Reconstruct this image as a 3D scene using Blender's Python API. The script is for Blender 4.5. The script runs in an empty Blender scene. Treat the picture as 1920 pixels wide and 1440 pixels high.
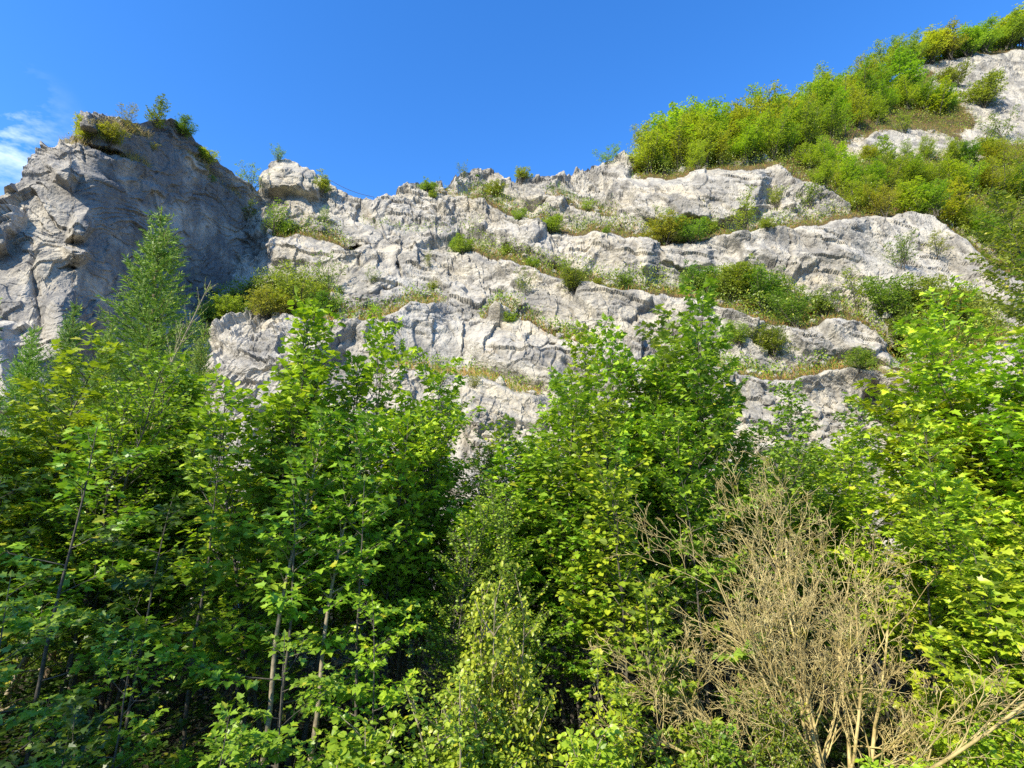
import bpy, math, random
import numpy as np
from concurrent.futures import ThreadPoolExecutor
from mathutils import Vector, Matrix

# ------------------------------------------------------------------ camera, world, sun
scene = bpy.context.scene
COL = scene.collection
PITCH = math.radians(12.0)
CAM = np.array([0.0, 0.0, 4.0])
FPX = 960.0                                   # focal length in pixels of the 1920 px wide photograph
cam_data = bpy.data.cameras.new("camera")
cam_data.sensor_width = 36.0
cam_data.lens = 36.0 * FPX / 1920.0
cam_data.clip_end = 2000.0
cam = bpy.data.objects.new("camera", cam_data)
cam.location = CAM
cam.rotation_euler = (math.radians(90) + PITCH, 0, 0)
COL.objects.link(cam)
scene.camera = cam

SUN_EL = math.radians(40.0)
SUN_AZ = math.radians(39.0)                   # to the left of straight behind the camera
sun_dir = Vector((-math.sin(SUN_AZ) * math.cos(SUN_EL), -math.cos(SUN_AZ) * math.cos(SUN_EL), math.sin(SUN_EL)))
sd = bpy.data.lights.new("sun", 'SUN')
sd.energy = 5.0
sd.angle = math.radians(0.5)
sd.color = (1.0, 0.92, 0.78)
so = bpy.data.objects.new("sun", sd)
so.rotation_euler = sun_dir.to_track_quat('Z', 'Y').to_euler()
so.location = (-30, -40, 60)
COL.objects.link(so)

world = bpy.data.worlds.new("World")
scene.world = world
world.use_nodes = True
nt = world.node_tree
nt.nodes.clear()


def N(t, typ, **kw):
    n = t.nodes.new(typ)
    for k, v in kw.items():
        setattr(n, k, v)
    return n


sky = N(nt, 'ShaderNodeTexSky', sky_type='NISHITA', sun_disc=False)
sky.sun_elevation = SUN_EL
sky.sun_rotation = math.pi + SUN_AZ
sky.altitude = 600
sky.air_density = 1.0
sky.dust_density = 0.2
sky.ozone_density = 3.0
hsv = N(nt, 'ShaderNodeHueSaturation')
hsv.inputs['Hue'].default_value = 0.508
hsv.inputs['Saturation'].default_value = 1.3
hsv.inputs['Value'].default_value = 1.8
nt.links.new(sky.outputs[0], hsv.inputs['Color'])
# thin wisps of cloud, low on the left
tc = N(nt, 'ShaderNodeTexCoord')
mp = N(nt, 'ShaderNodeMapping')
mp.inputs['Scale'].default_value = (2.2, 2.2, 3.4)
mp.inputs['Rotation'].default_value = (0.3, 0.5, 0.2)
nt.links.new(tc.outputs['Generated'], mp.inputs['Vector'])
cn = N(nt, 'ShaderNodeTexNoise')
cn.inputs['Scale'].default_value = 3.0
cn.inputs['Detail'].default_value = 9.0
cn.inputs['Roughness'].default_value = 0.6
cn.inputs['Distortion'].default_value = 0.35
nt.links.new(mp.outputs[0], cn.inputs['Vector'])
cr = N(nt, 'ShaderNodeMapRange')
cr.inputs['From Min'].default_value = 0.47
cr.inputs['From Max'].default_value = 0.68
nt.links.new(cn.outputs['Fac'], cr.inputs['Value'])
vd = N(nt, 'ShaderNodeVectorMath', operation='DISTANCE')
_cd = Vector((-1.06, 0.88, 0.70)).normalized()
vd.inputs[1].default_value = _cd
nt.links.new(tc.outputs['Generated'], vd.inputs[0])
cm = N(nt, 'ShaderNodeMapRange', interpolation_type='SMOOTHSTEP')
cm.inputs['From Min'].default_value = 0.13
cm.inputs['From Max'].default_value = 0.02
nt.links.new(vd.outputs['Value'], cm.inputs['Value'])
mm = N(nt, 'ShaderNodeMath', operation='MULTIPLY')
nt.links.new(cr.outputs[0], mm.inputs[0])
nt.links.new(cm.outputs[0], mm.inputs[1])
mx = N(nt, 'ShaderNodeMix', data_type='RGBA')
nt.links.new(mm.outputs[0], mx.inputs['Factor'])
cap = N(nt, 'ShaderNodeMix', data_type='RGBA', blend_type='DARKEN')   # an even blue right down to the hills
cap.inputs['Factor'].default_value = 1.0
cap.inputs['B'].default_value = (1.2, 2.6, 5.5, 1)
nt.links.new(hsv.outputs[0], cap.inputs['A'])
nt.links.new(cap.outputs['Result'], mx.inputs['A'])
mx.inputs['B'].default_value = (8.0, 8.8, 10.0, 1)
bg = N(nt, 'ShaderNodeBackground')
bg.inputs['Strength'].default_value = 0.15
nt.links.new(mx.outputs['Result'], bg.inputs['Color'])
wo = N(nt, 'ShaderNodeOutputWorld')
nt.links.new(bg.outputs[0], wo.inputs['Surface'])

scene.view_settings.view_transform = 'Standard'
scene.view_settings.look = 'None'
scene.view_settings.exposure = 0.48
scene.view_settings.gamma = 1.0
scene.render.engine = 'CYCLES'
scene.cycles.max_bounces = 6
scene.cycles.diffuse_bounces = 3
scene.cycles.transmission_bounces = 3
scene.cycles.glossy_bounces = 2
scene.cycles.use_denoising = False
try:
    scene.cycles.denoiser = 'OPENIMAGEDENOISE'
except Exception:
    pass

# ------------------------------------------------------------------ helpers
CP, SP = math.cos(PITCH), math.sin(PITCH)


def P(u, v, D):
    """world point seen at photograph pixel (u, v) at horizontal distance D (arrays allowed)"""
    r = (np.asarray(u, float) - 960.0) / FPX
    w = (720.0 - np.asarray(v, float)) / FPX
    dy = CP - w * SP
    dz = SP + w * CP
    s = np.asarray(D, float) / dy
    return np.stack([r * s + CAM[0], np.asarray(D, float) + 0 * r + CAM[1], CAM[2] + dz * s], -1)


rng = np.random.default_rng(11)
_perm = rng.permutation(256).astype(np.int32)
_perm = np.concatenate([_perm, _perm, _perm])
_g = rng.normal(size=(256, 3))
_g /= np.linalg.norm(_g, axis=1)[:, None]
_g = _g.astype(np.float32)
_rnd = rng.random((256, 8)).astype(np.float32)


def _h(i, j, k):
    return _perm[_perm[_perm[i & 255] + (j & 255)] + (k & 255)]


def _chunks(fn, p, k):
    """run fn over slices of the points on all cores"""
    n = len(p)
    if n < 40000:
        return fn(p)
    sl = [slice(q, min(q + 30000, n)) for q in range(0, n, 30000)]
    with ThreadPoolExecutor(4) as ex:
        res = list(ex.map(lambda z: fn(p[z]), sl))
    return np.concatenate(res) if k == 1 else tuple(np.concatenate([r[j] for r in res]) for j in range(k))


def perlin(p, seed=0):
    p = np.asarray(p, np.float32) + np.float32(seed * 17.31)
    sh = p.shape[:-1]
    return _chunks(_perlin, p.reshape(-1, 3), 1).reshape(sh) * 1.5


def _perlin(p):
    i = np.floor(p).astype(np.int32)
    f = p - i
    w = f * f * f * (f * (f * 6 - 15) + 10)
    out = np.zeros(len(p), np.float32)
    for a in (0, 1):
        wa = w[:, 0] if a else 1 - w[:, 0]
        for b in (0, 1):
            wb = w[:, 1] if b else 1 - w[:, 1]
            for c in (0, 1):
                wc = w[:, 2] if c else 1 - w[:, 2]
                g = _g[_h(i[:, 0] + a, i[:, 1] + b, i[:, 2] + c)]
                out += wa * wb * wc * (g[:, 0] * (f[:, 0] - a) + g[:, 1] * (f[:, 1] - b) + g[:, 2] * (f[:, 2] - c))
    return out


def fbm(p, octv=4, seed=0, rough=0.5, ridged=False):
    a, s, out = 1.0, 1.0, 0
    tot = 0
    for o in range(octv):
        n = perlin(p * s, seed + o * 3)
        if ridged:
            n = 1 - 2 * np.abs(n)
        out = out + a * n
        tot += a
        a *= rough
        s *= 2.03
    return out / tot


def facet(p, seed=0):
    """blocky rock: every cell is a tilted plane; returns height and the gap between cells"""
    p = np.asarray(p, np.float32) + np.float32(seed * 31.7)
    sh = p.shape[:-1]
    h, g = _chunks(_facet, p.reshape(-1, 3), 2)
    return h.reshape(sh), g.reshape(sh)


def _facet(p):
    i = np.floor(p).astype(np.int32)
    f1 = np.full(len(p), 9e9, np.float32)
    f2 = np.full(len(p), 9e9, np.float32)
    ht = np.zeros(len(p), np.float32)
    for a in (-1, 0, 1):
        for b in (-1, 0, 1):
            for c in (-1, 0, 1):
                h = _h(i[:, 0] + a, i[:, 1] + b, i[:, 2] + c)
                r = _rnd[h]
                d = p - (i + np.array([a, b, c], np.int32)).astype(np.float32) - r[:, :3]
                dd = (d * d).sum(1)
                hh = r[:, 3] - 0.5 + 0.9 * ((r[:, 4] - .5) * d[:, 0] + (r[:, 5] - .5) * d[:, 1] + (r[:, 6] - .5) * d[:, 2])
                near = dd < f1
                f2 = np.where(near, f1, np.minimum(f2, dd))
                ht = np.where(near, hh, ht)
                f1 = np.where(near, dd, f1)
    return ht, np.sqrt(f2) - np.sqrt(f1)


def sstep(a, b, x):
    t = np.clip((x - a) / (b - a), 0, 1)
    return t * t * (3 - 2 * t)


def tps(pts):
    """thin plate spline through (u, v, D) control points"""
    pts = np.array(pts, float)
    X = pts[:, :2] / 500.0
    n = len(X)
    r = np.linalg.norm(X[:, None] - X[None], axis=2)
    K = np.where(r > 0, r * r * np.log(r + 1e-9), 0) + np.eye(n) * 0.02
    Q = np.hstack([np.ones((n, 1)), X])
    A = np.block([[K, Q], [Q.T, np.zeros((3, 3))]])
    c = np.linalg.solve(A, np.concatenate([pts[:, 2], np.zeros(3)]))

    def f(u, v):
        u = np.asarray(u, float) / 500
        v = np.asarray(v, float) / 500
        o = c[n] + c[n + 1] * u + c[n + 2] * v
        for q in range(n):
            rr = np.hypot(u - X[q, 0], v - X[q, 1])
            o = o + c[q] * rr * rr * np.log(rr + 1e-9)
        return o
    return f


def polysd(poly, u, v):
    """signed distance in pixels, positive inside"""
    poly = np.array(poly, float)
    d = np.full(u.shape, 1e9)
    ins = np.zeros(u.shape, bool)
    for a, b in zip(poly, np.roll(poly, -1, 0)):
        e = b - a
        t = np.clip(((u - a[0]) * e[0] + (v - a[1]) * e[1]) / (e @ e), 0, 1)
        d = np.minimum(d, np.hypot(u - a[0] - t * e[0], v - a[1] - t * e[1]))
        cr_ = ((a[1] > v) != (b[1] > v))
        with np.errstate(divide='ignore', invalid='ignore'):
            xi = (b[0] - a[0]) * (v - a[1]) / (b[1] - a[1] + 1e-12) + a[0]
        ins ^= cr_ & (u < xi)
    return np.where(ins, d, -d)


def raw_mesh(name, V, tris=None, quads=None, attrs=None, smooth=False):
    me = bpy.data.meshes.new(name)
    V = np.asarray(V, np.float32)
    me.vertices.add(len(V))
    me.vertices.foreach_set('co', V.ravel())
    nt_ = 0 if tris is None else len(tris)
    nq = 0 if quads is None else len(quads)
    loops = []
    if nt_:
        loops.append(np.asarray(tris, np.int32).ravel())
    if nq:
        loops.append(np.asarray(quads, np.int32).ravel())
    loops = np.concatenate(loops)
    me.loops.add(len(loops))
    me.loops.foreach_set('vertex_index', loops)
    me.polygons.add(nt_ + nq)
    st = np.concatenate([np.arange(nt_) * 3, nt_ * 3 + np.arange(nq) * 4]).astype(np.int32)
    me.polygons.foreach_set('loop_start', st)
    me.polygons.foreach_set('use_smooth', np.full(nt_ + nq, smooth))
    for k, a in (attrs or {}).items():
        at = me.attributes.new(k, 'FLOAT', 'POINT')
        at.data.foreach_set('value', np.asarray(a, np.float32).ravel())
    me.update(calc_edges=True)
    me.validate()
    return me


def link(name, me, mat=None, parent=None):
    o = bpy.data.objects.new(name, me)
    COL.objects.link(o)
    if mat is not None and me is not None and not me.materials:
        me.materials.append(mat)
    if parent is not None:
        o.parent = parent
    return o


def tag(o, label=None, cat=None, group=None, kind=None):
    if label:
        o['label'] = label
    if cat:
        o['category'] = cat
    if group:
        o['group'] = group
    if kind:
        o['kind'] = kind


# ------------------------------------------------------------------ materials
def new_mat(name):
    m = bpy.data.materials.new(name)
    m.use_nodes = True
    m.node_tree.nodes.clear()
    return m, m.node_tree


def ramp(t, stops, fac):
    r = N(t, 'ShaderNodeValToRGB')
    while len(r.color_ramp.elements) < len(stops):
        r.color_ramp.elements.new(0.5)
    for e, (p, c) in zip(r.color_ramp.elements, stops):
        e.position = p
        e.color = (*c, 1) if len(c) == 3 else c
    t.links.new(fac, r.inputs[0])
    return r.outputs[0]


def noise_n(t, vec, scale, detail=6, rough=0.55, dist=0.0):
    n = N(t, 'ShaderNodeTexNoise')
    n.inputs['Scale'].default_value = scale
    n.inputs['Detail'].default_value = detail
    n.inputs['Roughness'].default_value = rough
    n.inputs['Distortion'].default_value = dist
    t.links.new(vec, n.inputs['Vector'])
    return n.outputs['Fac']


def mixc(t, fac, a, b, mode='MIX'):
    m = N(t, 'ShaderNodeMix', data_type='RGBA', blend_type=mode)
    for s, x in (('Factor', fac), ('A', a), ('B', b)):
        if isinstance(x, (int, float)):
            m.inputs[s].default_value = x
        elif isinstance(x, tuple):
            m.inputs[s].default_value = (*x, 1)
        else:
            t.links.new(x, m.inputs[s])
    return m.outputs['Result']


def maprange(t, x, a, b, c=0.0, d=1.0):
    m = N(t, 'ShaderNodeMapRange')
    for k, val in (('From Min', a), ('From Max', b), ('To Min', c), ('To Max', d)):
        m.inputs[k].default_value = val
    t.links.new(x, m.inputs['Value'])
    return m.outputs[0]


def math_n(t, op, a, b):
    m = N(t, 'ShaderNodeMath', operation=op)
    for i, x in enumerate((a, b)):
        if isinstance(x, (int, float)):
            m.inputs[i].default_value = x
        else:
            t.links.new(x, m.inputs[i])
    return m.outputs[0]


def rock_material(name, light, mid, dark, warm, bump=1.0):
    m, t = new_mat(name)
    geo = N(t, 'ShaderNodeNewGeometry')
    pos = geo.outputs['Position']
    big = noise_n(t, pos, 0.16, 6, 0.6, 0.4)
    med = noise_n(t, pos, 0.75, 9, 0.65, 0.3)
    fine = noise_n(t, pos, 6.0, 8, 0.7)
    base = ramp(t, [(0.30, mid), (0.50, light), (0.72, tuple(min(1, c * 1.12) for c in light))], med)
    base = mixc(t, maprange(t, big, 0.48, 0.64), base, warm)
    och = noise_n(t, pos, 0.5, 7, 0.65, 0.5)
    base = mixc(t, maprange(t, och, 0.60, 0.70, 0, 0.55), base, (0.50, 0.385, 0.22))
    # run-off streaks down the faces
    mp_ = N(t, 'ShaderNodeMapping')
    mp_.inputs['Scale'].default_value = (1.6, 1.6, 0.14)
    t.links.new(pos, mp_.inputs['Vector'])
    streak = noise_n(t, mp_.outputs[0], 1.0, 6, 0.65, 0.2)
    base = mixc(t, maprange(t, streak, 0.50, 0.66, 0, 0.85), base, dark)
    # weathered skin and lichen
    li = noise_n(t, pos, 0.36, 12, 0.74, 0.6)
    base = mixc(t, maprange(t, li, 0.47, 0.60, 0, 0.8), base, dark)
    li2 = noise_n(t, pos, 1.3, 10, 0.75, 0.3)
    base = mixc(t, maprange(t, li2, 0.54, 0.64, 0, 0.65), base, dark)
    sp = noise_n(t, pos, 4.2, 8, 0.8)
    base = mixc(t, maprange(t, sp, 0.57, 0.66, 0, 0.7), base, tuple(c * 0.5 for c in dark))
    base = mixc(t, maprange(t, fine, 0.35, 0.7, 0, 0.35), base, tuple(min(1, c * 1.25) for c in light))
    # soil and dead grass lie on ledges
    at = N(t, 'ShaderNodeAttribute', attribute_name='soil')
    sn = noise_n(t, pos, 1.6, 6, 0.7)
    soilc = ramp(t, [(0.3, (0.06, 0.045, 0.025)), (0.5, (0.16, 0.11, 0.05)), (0.7, (0.07, 0.085, 0.02))], noise_n(t, pos, 2.5, 5, 0.6))
    sm = math_n(t, 'ADD', at.outputs['Fac'], math_n(t, 'MULTIPLY', math_n(t, 'SUBTRACT', sn, 0.5), 1.6))
    base = mixc(t, maprange(t, sm, 0.45, 0.65), base, soilc)
    # grey lichen on the old face, darkened to paint in its shade
    sk = N(t, 'ShaderNodeAttribute', attribute_name='shade_skin')
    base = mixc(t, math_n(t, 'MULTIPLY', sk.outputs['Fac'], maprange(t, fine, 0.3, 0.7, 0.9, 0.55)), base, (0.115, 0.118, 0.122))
    # joints and cracks
    ca = N(t, 'ShaderNodeAttribute', attribute_name='crack')
    base = mixc(t, math_n(t, 'MULTIPLY', ca.outputs['Fac'], 0.55), base, (0.07, 0.065, 0.06))
    bs = N(t, 'ShaderNodeBsdfPrincipled')
    bs.inputs['Roughness'].default_value = 0.92
    bs.inputs['Specular IOR Level'].default_value = 0.15
    t.links.new(base, bs.inputs['Base Color'])
    b1 = N(t, 'ShaderNodeBump')
    b1.inputs['Strength'].default_value = 1.0
    b1.inputs['Distance'].default_value = 0.13 * bump
    t.links.new(noise_n(t, pos, 1.8, 12, 0.72, 0.3), b1.inputs['Height'])
    b2 = N(t, 'ShaderNodeBump')
    b2.inputs['Strength'].default_value = 0.9
    b2.inputs['Distance'].default_value = 0.05 * bump
    vo = N(t, 'ShaderNodeTexVoronoi', feature='F1')
    vo.inputs['Scale'].default_value = 4.0
    wn = N(t, 'ShaderNodeTexNoise')
    wn.inputs['Scale'].default_value = 2.0
    t.links.new(pos, wn.inputs['Vector'])
    vm = N(t, 'ShaderNodeVectorMath', operation='ADD')
    t.links.new(pos, vm.inputs[0])
    t.links.new(wn.outputs['Color'], vm.inputs[1])
    t.links.new(vm.outputs[0], vo.inputs['Vector'])
    t.links.new(vo.outputs['Distance'], b2.inputs['Height'])
    t.links.new(b1.outputs[0], b2.inputs['Normal'])
    t.links.new(b2.outputs[0], bs.inputs['Normal'])
    out = N(t, 'ShaderNodeOutputMaterial')
    t.links.new(bs.outputs[0], out.inputs['Surface'])
    return m


def leaf_material(name, translucency=0.27, rough=0.40, spec=0.5, hue=0.03):
    """leaf colour comes from the object's own colour; each leaf varies a little"""
    m, t = new_mat(name)
    oi = N(t, 'ShaderNodeObjectInfo')
    at = N(t, 'ShaderNodeAttribute', attribute_name='tint')
    h = N(t, 'ShaderNodeHueSaturation')
    t.links.new(oi.outputs['Color'], h.inputs['Color'])
    t.links.new(maprange(t, at.outputs['Fac'], 0, 1, 0.5 + hue * 0.5, 0.5 - hue), h.inputs['Hue'])
    t.links.new(maprange(t, at.outputs['Fac'], 0, 1, 0.65, 1.35), h.inputs['Value'])
    geo = N(t, 'ShaderNodeNewGeometry')
    yel = mixc(t, maprange(t, at.outputs['Fac'], 0.93, 0.99, 0, 0.75), h.outputs[0], (0.50, 0.44, 0.03))
    col = mixc(t, math_n(t, 'MULTIPLY', geo.outputs['Backfacing'], 0.5), yel, (0.16, 0.22, 0.10))
    bs = N(t, 'ShaderNodeBsdfPrincipled')
    bs.inputs['Roughness'].default_value = rough
    bs.inputs['Specular IOR Level'].default_value = spec
    t.links.new(col, bs.inputs['Base Color'])
    tr = N(t, 'ShaderNodeBsdfTranslucent')
    tcx = mixc(t, 1.0, h.outputs[0], (1.45, 1.6, 0.6), 'MULTIPLY')
    t.links.new(tcx, tr.inputs['Color'])
    ms = N(t, 'ShaderNodeMixShader')
    ms.inputs[0].default_value = translucency
    t.links.new(bs.outputs[0], ms.inputs[1])
    t.links.new(tr.outputs[0], ms.inputs[2])
    out = N(t, 'ShaderNodeOutputMaterial')
    t.links.new(ms.outputs[0], out.inputs['Surface'])
    return m


def bark_material(name, c1, c2, moss=None, scale=14):
    m, t = new_mat(name)
    tcn = N(t, 'ShaderNodeTexCoord')
    n1 = noise_n(t, tcn.outputs['Object'], scale, 6, 0.65)
    c = ramp(t, [(0.35, c1), (0.65, c2)], n1)
    if moss:
        c = mixc(t, maprange(t, noise_n(t, tcn.outputs['Object'], 2.6, 5, 0.65), 0.56, 0.66, 0, 0.85), c, moss)
    bs = N(t, 'ShaderNodeBsdfPrincipled')
    bs.inputs['Roughness'].default_value = 0.85
    t.links.new(c, bs.inputs['Base Color'])
    b = N(t, 'ShaderNodeBump')
    b.inputs['Strength'].default_value = 0.5
    b.inputs['Distance'].default_value = 0.01
    t.links.new(n1, b.inputs['Height'])
    t.links.new(b.outputs[0], bs.inputs['Normal'])
    out = N(t, 'ShaderNodeOutputMaterial')
    t.links.new(bs.outputs[0], out.inputs['Surface'])
    return m


M = {}
M['cliff'] = rock_material('limestone', (0.525, 0.485, 0.40), (0.385, 0.358, 0.30), (0.155, 0.148, 0.135), (0.58, 0.51, 0.37), 1.0)
M['crag'] = rock_material('weathered_limestone', (0.52, 0.475, 0.39), (0.36, 0.335, 0.285), (0.15, 0.145, 0.137), (0.56, 0.50, 0.38), 0.7)
M['leaf'] = leaf_material('broad_leaf')
M['small_leaf'] = leaf_material('small_leaf', 0.42, 0.5, 0.3, 0.025)
M['needle'] = leaf_material('needles', 0.15, 0.5, 0.3, 0.02)
M['grass'] = leaf_material('grass_blade', 0.4, 0.5, 0.3, 0.04)
M['bark'] = bark_material('grey_bark', (0.07, 0.06, 0.045), (0.17, 0.15, 0.11))
M['spruce_bark'] = bark_material('spruce_bark', (0.13, 0.09, 0.05), (0.28, 0.20, 0.12))
M['dead'] = bark_material('dead_wood', (0.32, 0.235, 0.08), (0.78, 0.64, 0.28), (0.28, 0.225, 0.02), 5)
M['pale_bark'] = bark_material('pale_bark', (0.22, 0.18, 0.11), (0.46, 0.39, 0.25))
# ------------------------------------------------------------------ cliff
class Grid:
    """a rock face as a real mesh: rows between a skyline and a foot, with its points kept for planting"""

    def __init__(s, u0, u1, nu, sky_uv, foot_uv, nv):
        s.U1 = np.linspace(u0, u1, nu)
        vt = np.interp(s.U1, *zip(*sky_uv))
        vb = np.interp(s.U1, *zip(*foot_uv))
        s.vt, s.vb = vt, vb
        T = np.linspace(0, 1, nv)
        s.T = T
        s.U = np.repeat(s.U1[None], nv, 0)
        s.V = vt[None] + (vb - vt)[None] * T[:, None]

    def at(s, u, v):
        j = np.interp(u, s.U1, np.arange(len(s.U1)))
        j0 = int(round(float(j)))
        t = (v - s.vt[j0]) / (s.vb[j0] - s.vt[j0])
        i0 = int(round(np.clip(t, 0, 1) * (len(s.T) - 1)))
        return s.W[i0, j0]


def ledge(D, u, v, pts, step, soft=4, decay=55, wig=5):
    """the rock recedes above this line and stands forward below it"""
    pts = np.array(pts, float)
    L = np.interp(u, pts[:, 0], pts[:, 1])
    q = np.stack([u / 38.0, u * 0 + pts[0, 1], u * 0], -1)
    L = L + wig * (fbm(q, 3, 5, 0.4) * 2.2)
    fade = sstep(pts[0, 0], pts[0, 0] + 45, u) * sstep(pts[-1, 0], pts[-1, 0] - 45, u)
    d = L - v
    s = np.tanh(d / soft)
    return D + fade * step * 0.5 * s * np.exp(-np.abs(d) / decay), fade * np.exp(-np.clip(d - 1, 0, None) / 11) * (d > -3)


def bulge(D, u, v, poly, off, soft):
    q = np.stack([u / 45.0, v / 45.0, u * 0 + off], -1)
    sdv = polysd(poly, u, v) + 9 * fbm(q, 4, 9)
    return D - off * sstep(0, soft, sdv)


def rough_rock(W, nrm, amt, N0, calm):
    """layers of tilted blocks, joints and pitting along the surface's own normal"""
    warp = np.stack([fbm(N0 * 0.4, 4, 1, .5), fbm(N0 * 0.4, 4, 2, .5), fbm(N0 * 0.4, 4, 3, .5)], -1)
    Q = N0 + warp * 0.8
    Q = Q * np.array([1.15, 0.8, 1.0])
    Q[..., 2] += 0.22 * Q[..., 0]
    mask = sstep(-0.3, 0.3, fbm(N0 * 0.13, 3, 21)) * (1 - calm)
    h1, g1 = facet(Q / 4.3, 1)
    h2, g2 = facet(Q / 1.5, 2)
    h3, g3 = facet(Q / 0.62, 3)
    h4, g4 = facet(Q / 0.28, 6)
    for _ in range(2):                                         # broken edges are blunt, not stepped
        for ax in (0, 1):
            h1 = (np.roll(h1, 1, ax) + 2 * h1 + np.roll(h1, -1, ax)) / 4
    h2 = (np.roll(h2, 1, 0) + 2 * h2 + np.roll(h2, -1, 0)) / 4
    # bedding steps and upright joints: each block stands a little proud of the one under or beside it
    bz = Q[..., 2] / 1.9 + 0.6 * fbm(N0 * 0.10, 2, 81)
    bx = (Q[..., 0] + 0.25 * Q[..., 2]) / 2.1 + 0.9 * fbm(N0 * 0.15, 2, 82)
    bz2 = Q[..., 2] / 0.55 + 0.5 * fbm(N0 * 0.3, 2, 83)
    bx2 = (Q[..., 0] - 0.2 * Q[..., 2]) / 0.8 + 0.6 * fbm(N0 * 0.3, 2, 84)
    m1, m2 = sstep(-.15, .3, fbm(N0 * 0.3, 3, 85)), sstep(-.15, .3, fbm(N0 * 0.3, 3, 86))
    m3, m4 = sstep(-.05, .3, fbm(N0 * 0.5, 3, 87)), sstep(-.05, .3, fbm(N0 * 0.5, 3, 88))
    saw = 0.34 * m1 * (1 - bz % 1) + 0.38 * m2 * (bx % 1) + 0.10 * m3 * (1 - bz2 % 1) + 0.12 * m4 * (bx2 % 1)
    st = np.linalg.norm(np.gradient(W, axis=0), axis=-1)
    hf = np.clip(0.13 / (st + 1e-6), 0.03, 1) ** 1.3                 # little relief where the surface runs away over a ledge
    hm = hf.copy()
    for q in range(1, 6):                                      # ... and on the rows next to such a place
        hm[q:] = np.minimum(hm[q:], hf[:-q] + .12 * q)
        hm[:-q] = np.minimum(hm[:-q], hf[q:] + .12 * q)
    for ax, wd in ((1, 6), (0, 3)):
        acc = hm.copy()
        for q in range(1, wd + 1):
            acc = acc + np.roll(hm, q, ax) + np.roll(hm, -q, ax)
        hm = acc / (2 * wd + 1)
    hf = hm
    rid = fbm(N0 * 0.8, 5, 7, 0.6, True)
    lump = fbm(N0 * 0.2, 4, 15)
    S = Q * np.array([1.1, 1.1, 0.2])
    flute = fbm(S, 4, 40, 0.5)
    br = sstep(-0.05, 0.3, fbm(N0 * 0.5, 3, 51))
    br2 = sstep(-0.1, 0.3, fbm(N0 * 0.7, 2, 55))
    c1 = np.exp(-(g1 / 0.03) ** 2) * br
    c2 = np.exp(-(g2 / 0.05) ** 2) * br2
    c3 = np.exp(-(g3 / 0.08) ** 2) * mask
    d = 1.25 * h1 * np.sqrt(hf) * (1 - 0.5 * calm) + 0.8 * lump + hf * (saw + (0.32 - 0.18 * calm + 0.36 * mask) * h2 + (0.07 + 0.24 * mask) * h3 + (0.03 + 0.10 * mask) * h4 \
        + (0.05 + 0.13 * mask) * rid + 0.07 * flute - 0.20 * c1 - 0.14 * c2 - 0.05 * c3)
    return W + nrm * (d * amt)[..., None], np.clip(c1 + 0.7 * c2 + 0.3 * c3, 0, 1), mask


def normals(W):
    du = np.gradient(W, axis=1)
    dv = np.gradient(W, axis=0)
    n = np.cross(dv, du)
    n /= np.linalg.norm(n, axis=-1)[..., None] + 1e-9
    flip = n[..., 1] > 0
    n[flip] *= -1
    return n


def grid_mesh(name, g, W, soil, crack, back, shade_skin=None):
    """back: extra rows that carry the top away from the viewer so the rock has thickness"""
    top = W[:1]
    rows, so_, ck = [], [], []
    for dy, dz in back:
        j = top.copy()
        j[..., 1] += dy
        j[..., 2] += dz + 0.25 * np.minimum(dy, 4) * perlin(j[0] * 0.5)[None]
        rows.insert(0, j)
        so_.insert(0, np.full(top.shape[:2], 0.6))
        ck.insert(0, np.zeros(top.shape[:2]))
    WW = np.concatenate(rows + [W])
    SS = np.concatenate(so_ + [soil])
    CC = np.concatenate(ck + [crack])
    nv, nu = WW.shape[:2]
    idx = np.arange(nv * nu).reshape(nv, nu)
    q = np.stack([idx[:-1, :-1], idx[1:, :-1], idx[1:, 1:], idx[:-1, 1:]], -1).reshape(-1, 4)
    me = raw_mesh(name, WW.reshape(-1, 3), quads=q, attrs={'soil': SS, 'crack': CC, 'shade_skin': np.concatenate([np.repeat(shade_skin[:1], len(back), 0), shade_skin]) if shade_skin is not None else CC * 0}, smooth=False)
    return me


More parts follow.
